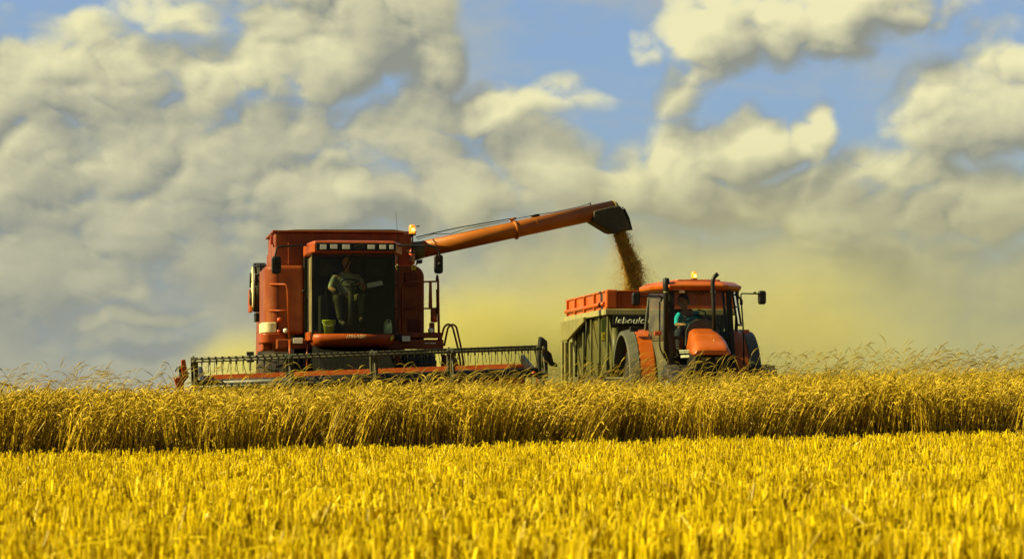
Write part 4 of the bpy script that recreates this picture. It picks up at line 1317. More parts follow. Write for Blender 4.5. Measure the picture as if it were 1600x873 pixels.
def build_tractor():
    root = empty('tractor', (T.x, T.y, T.z), T.a, 'orange tractor with tall exhaust and amber beacon pulling the olive grain trailer', 'tractor')
    X, Z, at = T.X, T.Z, T.at
    # chassis, engine block, front axle
    ch = MB()
    ch.box(-0.26, 0.26, -1.75, 2.2, 0.62, 1.02).box(-0.75, 0.75, -1.50, -1.26, 0.48, 0.66).box(-0.85, 0.85, 1.45, 1.75, 0.72, 0.98)
    ch.box(-0.34, 0.34, -1.95, -1.75, 0.55, 0.95)
    ch.build('chassis', BLACK, root, 0.02)
    # wheels
    rc = 1.62
    for (x0, x1) in ((-1.02, -0.56), (0.60, 1.06)):
        wheel(root, ((x0 + x1) / 2, rc, 0.84), 0.84, x1 - x0, 0.48, 20)
    for (x0, x1) in ((-0.93, -0.52), (0.60, 1.00)):
        w = wheel(root, ((x0 + x1) / 2, -1.38, 0.60), 0.60, x1 - x0, 0.34, 18)
    # rear fenders: orange inner arch and grey outer extension
    for sgn, xi, xm_, xo_ in ((-1, X(1019, 1.0), X(991, 1.3), X(970.5, 1.6)), (1, X(1146, 1.0), X(1160, 1.3), X(1173, 1.6))):
        def arch(mb, a, b, r_out, r_in, a0, a1, drop=0.0):
            P = [(rc + r_out * math.cos(R(q)), 0.84 + r_out * math.sin(R(q))) for q in np.linspace(a0, a1, 18)]
            Q = [(rc + r_in * math.cos(R(q)), 0.84 + r_in * math.sin(R(q)) - 0.0) for q in np.linspace(a1, a0, 18)]
            A = [(a, y, z) for (y, z) in P + Q]
            B_ = [(b, y, z - drop) for (y, z) in P + Q]
            return mb.loft([A, B_])
        fo = arch(MB(), xi, xm_, 1.02, 0.96, 28, 188).build('fender', ORANGE, root, 0.012)
        arch(MB(), xm_ + 0.002 * sgn, xo_, 1.03, 0.955, 22, 182, 0.05).build('fender_extension', GREYP, fo, 0.012)
        # inner wall of the fender towards the cab
        P = [(rc + 1.0 * math.cos(R(q)), 0.84 + 1.0 * math.sin(R(q))) for q in np.linspace(20, 195, 18)]
        MB().prism(P, 'x', xi - 0.02, xi + 0.02).build('fender_wall', ORANGE, fo, 0.006)
    # cab frame: four posts leaning, sills, lower glass, doors
    zb, zs, zt = Z(578, 0), Z(527, 0), Z(451, 0)
    fl, fr = X(1047, 0), X(1146, 0)
    rl, rr = X(1008, 1.45), X(1150, 1.45)
    tl_, trr = X(1050, 0), X(1139, 0)
    ztr = Z(449, 1.4)
    pf = MB()
    def post(a, b, w=0.035, d=0.05):
        a, b = Vector(a), Vector(b)
        pf.loft([[p + Vector((sx * w, sy * d, 0)) for sx, sy in ((-1, -1), (1, -1), (1, 1), (-1, 1))] for p in (a, b)])
    A = {'fl': ((fl, 0, zb), (tl_, 0.06, zt)), 'fr': ((fr, 0, zb), (trr, 0.06, zt)),
         'mr': ((fr + 0.10, 0.75, zb - 0.05), (trr + 0.05, 0.8, zt))}
    cabp = None
    body = MB()
    body.box(fl + 0.03, fr - 0.03, 0.06, 1.5, zb - 0.25, zb - 0.02)                  # floor
    body.box(X(1018, 1.3) + 0.02, X(1148, 1.3), 1.42, 1.47, zb + 0.2, Z(517, 1.4))    # rear lower wall
    cabp = body.build('cab', BLACK, root, 0.02)
    pil = []
    for k, (a, b) in A.items():
        m = MB(); pf = m
        w = 0.055 if k == 'fl' else 0.045 if k == 'fr' else 0.022
        post(a, b, w, 0.05)
        m.build('pillar', FRAME, cabp, 0.012)
    for (x0, x1) in ((rl, X(1014, 1.45)), (rr, rr)):
        m = MB(); pf = m
        post((x0, 1.45, Z(522, 1.45)), (x1 + 0.02, 1.42, ztr), 0.025, 0.04)
        m.build('pillar', GREYP if x0 == rl else FRAME, cabp, 0.01)
    bars = MB()
    bars.box(fl, fr, -0.02, 0.05, zs - 0.035, zs + 0.02)
    bars.box(tl_, trr, 0.0, 0.09, zt - 0.05, zt + 0.03)
    bars.build('windscreen_frame', FRAME, cabp, 0.01)
    # glass
    MB().add([(fl, 0.0, zs), (fr, 0.0, zs), (trr, 0.06, zt), (tl_, 0.06, zt)], [(0, 1, 2, 3)]).build('windscreen', TGLASS, cabp)
    MB().add([(fl + 0.05, 0.01, zb), (X(1072, 0), 0.01, zb), (X(1072, 0), 0.01, zs - 0.04), (fl + 0.05, 0.01, zs - 0.04)], [(0, 1, 2, 3)]).build('lower_window', TGLASS, cabp)
    MB().add([(fl - 0.01, 0.03, zs - 0.05), (X(1013, 1.2), 1.2, zs - 0.05), (X(1015, 1.3) + 0.01, 1.36, ztr), (tl_ - 0.01, 0.08, zt)], [(0, 1, 2, 3)]).build('door_window', DOORGLASS, cabp)
    MB().add([(fr + 0.01, 0.03, zb), (fr + 0.10, 0.75, zb - 0.05), (trr + 0.05, 0.8, zt), (trr + 0.01, 0.08, zt)], [(0, 1, 2, 3)]).build('door_window', TGLASS, cabp)
    dpl = [(fl - 0.02, 0.05, zb - 0.3), (X(1019, 0.95), 0.95, zb - 0.3), (X(1012, 1.2), 1.2, zs - 0.06), (fl - 0.02, 0.05, zs - 0.06)]
    MB().hexa([Vector(p) for p in dpl], [Vector(p) + Vector((0.03, 0.0, 0)) for p in dpl]).build('door_panel', DOORP, cabp, 0.008)
    # dark trim beside the hood, right front
    MB().box(X(1136, 0.0), X(1147, 0.0), -0.02, 0.04, zb, zs - 0.04).build('front_trim', BLACK, cabp, 0.01)
    # opened right window in its own frame
    ow = MB()
    P = [at(1143.5, 451, 0.3), at(1149, 450, 0.9), at(1158, 508, 0.9), at(1152, 507, 0.3)]
    for a, b in zip(P, P[1:] + P[:1]): ow.tube([a, b], 0.02, 6)
    ow.tube([(P[0] + P[3]) / 2, (P[1] + P[2]) / 2], 0.016, 6)
    owo = ow.build('opened_window', BLACK, cabp)
    MB().add(P, [(0, 1, 2, 3)]).build('window_glass', TGLASS, cabp)
    # roof: flat tray with chamfered corners and a shallow crown
    z0, z1, z2 = Z(453.5, -0.15), Z(446.5, -0.2), Z(440.5, 0.4)
    xa, xb = X(1041, -0.2), X(1139, -0.2)
    xa2, xb2 = X(999, 1.3), X(1146, 1.2)
    def rp(z, s=1.0, f=0.0):
        P = [(xa + 0.05, -0.22 + f), (xb - 0.10, -0.22 + f), (xb + 0.02, -0.12 + f), (xb2 - 0.02, 0.4), (xb2, 1.35), (xb2 - 0.1, 1.52), (xa2 + 0.1, 1.52), (xa2, 1.35), (X(1020, 0.4) - 0.06, 0.4), (xa - 0.03, -0.12 + f)]
        cx, cy = (xa2 + xb2) / 2, 0.6
        return [(cx + (p[0] - cx) * s, cy + (p[1] - cy) * s, z) for p in P]
    roof = MB().loft([rp(z0 - 0.0, 0.94, 0.06), rp(z0 + 0.03, 0.985), rp(z1, 1.0), rp(z1 + 0.02, 0.99), rp(z2 - 0.015, 0.86), rp(z2, 0.80)]).build('roof', ORANGE, root, 0.012)
    MB().prism(rrect(xa + 0.2, xb - 0.1, 0.0, 1.2, 0.08), 'z', z2 + 0.001, z2 + 0.03).build('roof_hatch', ORANGE, roof, 0.012)
    for (a, b) in ((1060.5, 1070.5), (1109, 1119)):
        wl = MB().box(X(a, 0), X(b, 0), -0.09, -0.02, Z(458.5, 0), Z(450, 0)).build('work_lamp', GREYP, cabp, 0.01)
        MB().box(X(a + 0.8, -0.1), X(b - 0.8, -0.1), -0.097, -0.091, Z(457.6, -0.1), Z(451, -0.1)).build('lens', LENS, cabp, 0.003)
    # lettering band across the top of the windscreen
    o = at(1066, 461.5, 0.03); e = at(1100, 460.5, 0.03)
    lettering('LECOQ', 'lettering', SIGNBLACK, cabp, 0.062, (e - o).length, o + Vector((0, -0.012, 0)), (1, 0, 0), (0, 0.07, 1), 0.003, weight=0.01)
    # beacon
    bz = z2 + 0.03
    bx, by = X(1084.5, 0.5), 0.5
    bc = MB().lathe([(0, 0), (0.055, 0), (0.058, 0.04), (0, 0.042)], (bx, by, bz), 'z', 18).build('beacon', BLACK, root)
    MB().lathe([(0.05, 0.042), (0.052, 0.11), (0.045, 0.145), (0.025, 0.162), (0, 0.165)], (bx, by, bz), 'z', 20).build('amber_lens', AMBER, bc)
    MB().lathe([(0, 0.05), (0.022, 0.06), (0.026, 0.09), (0.015, 0.115), (0, 0.118)], (bx + 0.01, by - 0.04, bz), 'z', 12).build('bulb', AMBER_HOT, bc)
    # air intake on the left pillar, exhaust on the right of the hood
    ix = X(1041, -0.16)
    MB().lathe([(0, 0), (0.046, 0), (0.046, Z(456, -0.16) - Z(560, -0.16)), (0.058, Z(452, -0.16) - Z(560, -0.16)), (0.062, Z(437, -0.16) - Z(560, -0.16)), (0.045, Z(434.5, -0.16) - Z(560, -0.16)), (0, Z(434, -0.16) - Z(560, -0.16))],
               (ix, -0.14, Z(560, -0.16)), 'z', 18).build('air_intake', BLACK, root)
    MB().lathe([(0.047, 0), (0.047, 0.015)], (ix, -0.14, Z(457, -0.16)), 'z', 18).build('intake_band', RIM, root)
    ex = [at(1116.5, 520, -0.62), at(1114.5, 470, -0.6), at(1113.5, 441, -0.58), at(1115, 434, -0.58), at(1121.5, 427.5, -0.58)]
    MB().tube(bend(ex, 0.10), 0.037, 14).tube([at(1116.5, 522, -0.62), at(1116.4, 516, -0.62)], 0.055, 14).build('exhaust', BLACK, root)
    # hood
    secs = []
    for (ly, pxl, pxr, pyt, pyb, cr) in ((0.02, 1072, 1121, 512, 549, 0.8), (-0.5, 1074.5, 1125, 515, 551, 0.75), (-1.1, 1078, 1133, 522, 553, 0.6), (-1.6, 1081, 1139, 531, 554, 0.5), (-1.9, 1083, 1141.5, 540, 554.5, 0.42), (-2.02, 1086, 1139.5, 547, 554, 0.3)):
        x0, x1 = X(pxl, ly), X(pxr, ly)
        zt_, zb_ = Z(pyt, ly), Z(pyb, ly)
        n = 14
        ring = []
        for i in range(n + 1):
            u = -1 + 2 * i / n
            e_ = (1 - abs(u) ** 4.6) ** (1 / 3.0)
            ring.append(Vector(((x0 + x1) / 2 + (x1 - x0) / 2 * u * 1.0, ly, zb_ + (zt_ - zb_) * (0.25 + 0.75 * e_))))
        ring += [Vector((x1, ly, zb_)), Vector((x0, ly, zb_))]
        secs.append(ring)
    hood = MB().loft(secs, smooth=True).build('hood', ORANGE, root, 0.0)
    cwl = MB().loft([[at(px, py, 0.0) + Vector((0, yy, 0)) for (px, py) in ((1070, 540), (1071, 516), (1076, 506), (1086, 500), (1108, 500), (1117, 506), (1122, 518), (1123, 540))] for yy in (0.02, -0.12)]).build('hood_cowl', GREYP, root, 0.02)
    gs = []
    for (ly, pxl, pxr, pyt, pyb) in ((-0.1, 1073, 1121, 548, 576), (-1.1, 1078, 1132, 552, 578), (-1.85, 1086, 1138.5, 554.5, 580)):
        gs.append([Vector((X(pxl, ly), ly, Z(pyb, ly))), Vector((X(pxr, ly), ly, Z(pyb, ly))), Vector((X(pxr, ly), ly, Z(pyt, ly))), Vector((X(pxl, ly), ly, Z(pyt, ly)))])
    gr = MB().loft(gs).build('grille', BLACK, root, 0.02)
    for (a, b) in ((1095, 1108), (1117, 1130)):
        hl = MB().box(X(a, -1.87), X(b, -1.87), -1.885, -1.852, Z(563, -1.87), Z(557, -1.87)).build('headlight', painted('headlight_dim', (0.20, 0.19, 0.11), 0.25), gr, 0.01)
    mk = MB()
    for (px0, px1, py0, py1) in ((1073.5, 1079, 548, 546), (1074, 1080.5, 551, 549.5), (1076, 1079, 558, 554)):
        p, q = at(px0, py0, -0.9), at(px1, py1, -0.9)
        mk.hexa([Vector((p.x, -0.2, p.z)), Vector((q.x, -1.0, p.z)), Vector((q.x, -1.0, q.z)), Vector((p.x, -0.2, q.z))],
                [Vector((p.x - 0.01, -0.2, p.z)), Vector((q.x - 0.01, -1.0, p.z)), Vector((q.x - 0.01, -1.0, q.z)), Vector((p.x - 0.01, -0.2, q.z))])
    mk.build('hood_marking', LETTER_PALE, root)
    MB().lathe([(0, -0.015), (0.02, -0.012), (0.024, 0.0), (0, 0.0)], tuple(at(1116, 532.5, -1.62)), 'y', 12).build('hood_badge', RIM, hood)
    # mirrors, grab rails, indicators
    ml = MB().tube(bend([at(1034, 470, 0.05), at(1033, 462.5, 0.0), at(1008, 463, -0.05), at(996, 463.5, -0.05)], 0.06), 0.014, 7)
    mlo = ml.build('mirror_arm', BLACK, root)
    x0, x1, za, zb_ = X(988, -0.05), X(1000, -0.05), Z(477.5, -0.05), Z(457, -0.05)
    MB().prism(rrect(x0, x1, za, zb_, 0.045), 'y', -0.08, 0.03).build('mirror_housing', BLACK, mlo, 0.025, 3)
    mr = MB().tube(bend([at(1147, 460, 0.1), at(1155, 463, 0.0), at(1158.5, 473, -0.05)], 0.08), 0.016, 7)
    mr.tube(bend([at(1158.5, 474, -0.05), at(1157.5, 458.5, -0.05), at(1164, 458.5, -0.05), at(1190, 459, -0.05)], 0.05), 0.012, 7)
    mr.box(X(1156.5, -0.05), X(1160, -0.05), -0.09, -0.01, Z(476, -0.05), Z(468, -0.05)).box(X(1178, -0.05), X(1181, -0.05), -0.08, -0.02, Z(458.5, -0.05), Z(455.5, -0.05))
    mro = mr.build('mirror_arm', BLACK, root)
    m_ = MB().prism(rrect(X(1185, -0.05), X(1197, -0.05), Z(475, -0.05), Z(453.5, -0.05), 0.045), 'y', -0.08, 0.03).build('mirror_housing', BLACK, mro, 0.03, 3)
    MB().tube(bend([at(1158.5, 474, -0.05), at(1161.5, 515, -0.1), at(1162.5, 570, -0.1)], 0.1), 0.014, 7).build('grab_rail', BLACK, root)
    MB().tube(bend([at(1036, 464, 0.0), at(1031, 470, -0.03), at(1030.5, 545, 0.0), at(1044, 566, 0.05)], 0.12), 0.014, 7).build('grab_rail', BLACK, root)
    for (a, b, c_, d_) in ((1022, 1033, 524, 517.5), (1161, 1170, 520.5, 514.5)):
        MB().box(X(a, -0.1), X(b, -0.1), -0.15, -0.09, Z(c_, -0.1), Z(d_, -0.1)).build('indicator', REFL, root, 0.012)
    MB().box(X(985, 1.0), X(997, 1.0), 1.0, 1.1, Z(518, 1.0), Z(510, 1.0)).tube([at(994, 514, 1.05), at(1004, 514, 1.2)], 0.014, 6).build('rear_lamp', BLACK, root, 0.015)
    # inside: seat, console, steering wheel
    sx = X(1071, 0.85)
    st = MB().box(sx - 0.24, sx + 0.24, 0.62, 1.08, Z(527, 0.8), Z(517, 0.8)).prism([(1.06, Z(519, 0.9)), (1.18, Z(519, 0.9)), (1.24, Z(482, 0.9)), (1.15, Z(482, 0.9))], 'x', sx - 0.2, sx + 0.2).box(sx - 0.15, sx + 0.15, 0.7, 1.0, zb - 0.02, Z(527, 0.8))
    st.build('seat', DARKIN, cabp, 0.03)
    MB().prism([(0.10, zb), (0.34, zb), (0.36, Z(512, 0.3)), (0.26, Z(504, 0.3)), (0.10, Z(513, 0.3))], 'x', X(1080, 0.2), X(1112, 0.2)).build('dashboard', BLACK, cabp, 0.03)
    wc = at(1084, 500, 0.42)
    sw = MB()
    def rp_(a, r_=0.19): return (wc.x + r_ * math.cos(a), wc.y + r_ * math.sin(a) * 0.85, wc.z + r_ * math.sin(a) * 0.45 + 0.03 * math.cos(a))
    sw.tube([rp_(a) for a in np.linspace(0, 2 * math.pi, 29)], 0.017, 7)
    for a in (0.4, 2.7, 4.71): sw.tube([tuple(wc), rp_(a)], 0.012, 6)
    sw.tube([tuple(wc), (wc.x, wc.y - 0.12, wc.z - 0.22)], 0.03, 8)
    sw.build('steering_wheel', BLACK, cabp)
    MB().tube(bend([at(1090, 484, 0.5), at(1101, 485, 0.5), at(1104, 497, 0.4), at(1116, 499.5, 0.3)], 0.1), 0.013, 7).build('console_rail', BLACK, cabp)
    return root


# ------------------------------------------------------------------ grain trailer
def build_trailer():
    root = empty('grain_trailer', (L.x, L.y, L.z), L.a, 'olive grain trailer with bright orange extension boards catching the falling grain', 'trailer')
    X, Z, at = L.X, L.Z, L.at
    px = 960
    zf = lambda py: Z(py, 0, px)
    xl = X(949, 0.0); W_ = 2.45; xr = xl + W_
    LEN = 6.3
    zrim0, zrim1 = zf(492), zf(482.5)
    ztop = zf(453.5)
    zlow = zf(588)
    # body: tapered olive hopper with pressed ribs
    bd = MB()
    bd.loft([[(xl + 0.26, y, zlow), (xr - 0.26, y, zlow), (xr - 0.04, y, zrim0), (xl + 0.04, y, zrim0)] for y in (0.03, LEN)])
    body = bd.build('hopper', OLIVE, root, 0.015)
    for k, u in enumerate((0.0, 1.2, 2.4, 3.6, 4.8, LEN - 0.12)):
        for sgn in (-1, 1):
            xb0, xt0 = (xl + 0.42, xl + 0.04) if sgn < 0 else (xr - 0.42, xr - 0.04)
            o_ = 0.05 * sgn
            xb0 = xt0
            MB().hexa([(xb0 + 0.002 * sgn, u, zlow), (xb0 + o_, u, zlow), (xt0 + o_ * 0.75, u, zrim0 - 0.004), (xt0 + 0.002 * sgn, u, zrim0 - 0.004)],
                      [(xb0 + 0.002 * sgn, u + 0.13, zlow), (xb0 + o_, u + 0.13, zlow), (xt0 + o_ * 0.75, u + 0.13, zrim0 - 0.004), (xt0 + 0.002 * sgn, u + 0.13, zrim0 - 0.004)]).build('side_rib', OLIVE, body, 0.012)
    for (u, w_) in ((0.16, 0.11), (0.85, 0.10), (1.6, 0.10), (2.29, 0.11)):
        rb = MB()
        rb.tube([(xl + u, 0.0, zlow), (xl + u, 0.0, zf(512))], 0.075, 12)
        rb.build('front_rib', OLIVE, body)
    # rim beam
    rm = MB()
    rm.box(xl - 0.05, xr + 0.05, -0.07, 0.05, zrim0, zrim1)
    rm.box(xl - 0.06, xl + 0.06, 0.053, LEN + 0.05, zrim0, zrim1).box(xr - 0.06, xr + 0.06, 0.053, LEN + 0.05, zrim0, zrim1)
    rm.box(xl + 0.063, xr - 0.063, LEN - 0.05, LEN + 0.05, zrim0, zrim1)
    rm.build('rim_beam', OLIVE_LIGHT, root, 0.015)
    # orange boards
    zb = zrim1 + 0.002
    bf = MB().box(xl + 0.19, xr - 0.19, -0.02, 0.03, zb, ztop - 0.03).box(xl + 0.19, xr - 0.19, -0.05, 0.055, ztop - 0.028, ztop).build('extension_board', TORANGE, root, 0.006)
    zend = ztop - 0.05
    for sgn, xx in ((-1, xl), (1, xr)):
        b = MB()
        b.box(xx - 0.02, xx + 0.025, 0.163, LEN - 0.10, zb, ztop - 0.03)
        b.box(xx - 0.045, xx + 0.045, 0.163, LEN - 0.10, ztop - 0.028, ztop)
        bo = b.build('extension_board', TORANGE, root, 0.006)
        MB().tube([(xx + 0.03 * sgn, 0.18, zb + 0.10), (xx + 0.03 * sgn, LEN - 0.1, zb + 0.10)], 0.045, 10).build('board_swage', TORANGE, bo)
        for u in (1.5, 3.0, 4.5, 5.8):
            MB().box(xx - 0.022 + 0.045 * sgn, xx + 0.022 + 0.045 * sgn, u, u + 0.09, zb, ztop - 0.032).build('board_post', TORANGE if u < 5 else TORANGE, bo, 0.006)
    MB().box(xl + 0.03, xr - 0.03, LEN - 0.06, LEN, zb, ztop - 0.01).build('extension_board', TORANGE, root, 0.006)
    for (a, b) in ((xl - 0.03, xl + 0.185), (xr - 0.185, xr + 0.03)):
        MB().box(a, b, -0.06, 0.16, zb, ztop + 0.015).build('corner_post', TORANGE, root, 0.03, 3)
    MB().box(X(971, 0), X(973, 0), -0.045, -0.021, zb, ztop - 0.03).build('board_post', TORANGE, bf, 0.004)
    # name plate on the front
    sg = MB().box(X(957.5, -0.06), xr - 0.25, -0.075, -0.035, zf(508), zf(492.5)).build('name_plate', SIGNBLACK, root, 0.006)
    yk = -0.08
    o = at(961, 505.5, yk); e = at(1015, 505.5, yk)
    lettering('leboulch', 'lettering', LETTER_PALE, sg, 0.125, (e - o).length, o + Vector((0, 0.0, 0)), (1, 0, 0), (0, 0, 1), 0.005, shear=0.22, weight=0.018)
    # sticker and panel on the front left
    st = MB().box(X(939, -0.07), X(946.5, -0.07), -0.11, -0.10, zf(533), zf(498)).build('green_sticker', painted('sticker_green', (0.10, 0.135, 0.02), 0.5), root, 0.004)
    p, q = at(940, 531, -0.11), at(945.5, 519, -0.11)
    yl = MB().box(p.x, q.x, -0.116, -0.1105, p.z, q.z).build('yellow_label', YELLOW, st)
    MB().box(p.x + 0.015, q.x - 0.015, -0.119, -0.1165, p.z + 0.05, p.z + 0.062).box(p.x + 0.02, q.x - 0.01, -0.119, -0.1165, p.z + 0.09, p.z + 0.102).build('symbol', BLACK, st)
    # lower left rear: hooded side panel and its rods
    def side_poly(pts, x0, x1, nm, mt, bv=0.015):
        return MB().prism(pts, 'x', x0, x1).build(nm, mt, root, bv)
    zz = lambda py, ly: L.at(900, py, ly).z
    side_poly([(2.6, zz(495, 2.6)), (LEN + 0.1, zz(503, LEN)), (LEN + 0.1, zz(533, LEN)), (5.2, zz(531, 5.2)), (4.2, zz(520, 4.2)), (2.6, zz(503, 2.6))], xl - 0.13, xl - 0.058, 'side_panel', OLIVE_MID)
    for u in (4.7, 5.5, 6.05):
        MB().box(xl - 0.14, xl - 0.07, u, u + 0.16, zlow - 0.2, zz(534, u)).build('rear_post', OLIVE_MID, root, 0.012)
    MB().tube([(xl - 0.15, 1.9, zf(500)), (xl - 0.13, 2.3, zlow + 0.1)], 0.018, 6).build('strap_rod', BLACK, root)
    # chassis, drawbar, axles, wheels
    ch = MB().box(xl + 0.35, xl + 0.5, 0.0, LEN, 0.72, 0.95).box(xr - 0.5, xr - 0.35, 0.0, LEN, 0.72, 0.95)
    for u in (0.4, 2.0, 3.6, 5.2): ch.box(xl + 0.5, xr - 0.5, u, u + 0.12, 0.74, 0.92)
    xc = (xl + xr) / 2
    ch.prism([(xl + 0.36, 0.1), (xc - 0.08, -1.6), (xc + 0.08, -1.6), (xr - 0.36, 0.1)], 'z', 0.62, 0.78)
    ch.build('chassis', BLACK, root, 0.015)
    for u in (3.6, 5.0):
        for (a, b) in ((xl + 0.06, xl + 0.44), (xr - 0.44, xr - 0.06)):
            wheel(root, ((a + b) / 2, u, 0.52), 0.52, b - a, 0.30, 18)
    # heap of grain inside, below the boards, where the stream lands
    return root, xl, xr, zrim1


build_tractor()
TR, TXL, TXR, TZ = build_trailer()

# ------------------------------------------------------------------ people, grown over a skeleton
def skin_mesh(name, mat, parent, verts, edges, radii, root=0, sub=2):
    """verts/edges with a radius (x, y) at each joint: Skin + Subdivision give one continuous tapered body"""
    me = bpy.data.meshes.new(name)
    bm = bmesh.new()
    lay = bm.verts.layers.skin.verify()
    bv = []
    for i, v in enumerate(verts):
        b = bm.verts.new(v); r = radii[i]
        b[lay].radius = (r, r) if not isinstance(r, tuple) else r
        b[lay].use_root = i == root
        bv.append(b)
    for a, b in edges: bm.edges.new((bv[a], bv[b]))
    bm.to_mesh(me); bm.free()
    me.materials.append(mat)
    o = bpy.data.objects.new(name, me)
    col.objects.link(o)
    if parent: o.parent = parent
    s = o.modifiers.new('skin', 'SKIN'); s.use_smooth_shade = True; s.branch_smoothing = 0.6
    d = o.modifiers.new('sub', 'SUBSURF'); d.levels = sub; d.render_levels = sub
    return o


class Rig:
    """collects joints by name so that a body and its clothes share one skeleton"""
    def __init__(s): s.v, s.e, s.r, s.i = [], [], [], {}
    def j(s, name, p, r, to=None):
        s.i[name] = len(s.v); s.v.append(Vector(p)); s.r.append(r)
        if to is not None: s.e.append((s.i[to], s.i[name]))
        return s


def hand(rig, wrist, name, d, up, curl=1.0, left=False):
    """palm, four fingers of unequal length and a thumb that closes against them"""
    d = Vector(d).normalized(); up = Vector(up).normalized(); s_ = d.cross(up).normalized() * (-1 if left else 1)
    w = rig.v[rig.i[wrist]]
    rig.j(name + 'palm', w + d * 0.055, 0.030, wrist)
    k = w + d * 0.085
    for q, (o, ln) in enumerate(((0.030, 0.070), (0.010, 0.080), (-0.010, 0.075), (-0.028, 0.058))):
        a = k + s_ * o * 1.1
        d2 = (d - up * 0.7 * curl).normalized(); d3 = (d * 0.2 - up * curl).normalized()
        rig.j(f'{name}f{q}a', a, 0.0105, name + 'palm')
        rig.j(f'{name}f{q}b', a + d2 * ln * 0.5, 0.0095, f'{name}f{q}a')
        rig.j(f'{name}f{q}c', a + d2 * ln * 0.5 + d3 * ln * 0.5, 0.008, f'{name}f{q}b')
    t = w + d * 0.035 + s_ * 0.032
    rig.j(name + 'ta', t, 0.012, name + 'palm')
    rig.j(name + 'tb', t + (s_ * 0.5 + d * 0.8 - up * 0.3 * curl).normalized() * 0.04, 0.0105, name + 'ta')
    rig.j(name + 'tc', t + (s_ * 0.3 + d * 0.9 - up * 0.6 * curl).normalized() * 0.065, 0.009, name + 'tb')


def head_mesh(mb, c, fwd, tilt, size=0.115):
    """head with brow, eye sockets, nose, lips, chin and ears, looking along fwd"""
    f = Vector(fwd).normalized(); z = Vector(tilt).normalized(); x = f.cross(z).normalized(); z = x.cross(f)
    rows, n = 22, 28
    rings = []
    for i in range(rows + 1):
        th = math.pi * (0.02 + 0.96 * i / rows)
        ring = []
        for k in range(n):
            a = 2 * math.pi * k / n
            u, v, h = math.sin(th) * math.cos(a), math.sin(th) * math.sin(a), math.cos(th)    # u side, v forward, h up
            px, py, pz = u * 0.80, v * 0.98, h * 1.16
            if h < 0:   # jaw narrows towards the chin
                px *= 1 + 0.30 * h; py *= 1 + (0.10 * h if v > 0 else 0.42 * h)
            if v > 0:
                fx = abs(px)
                py += 0.24 * math.exp(-(px / 0.13) ** 2 - ((h + 0.12) / 0.17) ** 2)            # nose
                py -= 0.13 * math.exp(-((fx - 0.32) / 0.16) ** 2 - ((h - 0.06) / 0.10) ** 2)     # eye sockets
                py += 0.06 * math.exp(-(px / 0.5) ** 2 - ((h - 0.24) / 0.09) ** 2)               # brow
                py += 0.06 * math.exp(-(px / 0.24) ** 2 - ((h + 0.46) / 0.06) ** 2)              # lips
                py += 0.10 * math.exp(-(px / 0.26) ** 2 - ((h + 0.80) / 0.14) ** 2)              # chin
            ear = math.exp(-((v + 0.02) / 0.13) ** 2 - ((h + 0.02) / 0.20) ** 2)
            px += math.copysign(0.13 * ear, u)
            ring.append(c + (x * px + f * py + z * pz) * size)
        rings.append(ring)
    mb.loft(rings, smooth=True)
    return x, f, z


def hair_mesh(name, mat, parent, c, x, f, z, size=0.115, low=-0.35):
    rings = []
    n, rows = 28, 12
    for i in range(rows + 1):
        ring = []
        for k in range(n):
            a = 2 * math.pi * k / n
            front_ = max(0.0, math.sin(a))
            hl = low + (0.62 - low) * front_ ** 0.6
            th = 0.03 + (math.acos(hl) - 0.03) * i / rows
            u, v, h = math.sin(th) * math.cos(a), math.sin(th) * math.sin(a), math.cos(th)
            s = 1.09 + 0.03 * math.sin(7 * a + 3 * i) - (0.05 if i == rows else 0)
            ring.append(c + (x * u * 0.82 + f * v * 1.0 + z * h * 1.15) * size * s)
        rings.append(ring)
    mb = MB().loft(rings, smooth=True)
    return mb.build(name, mat, parent)


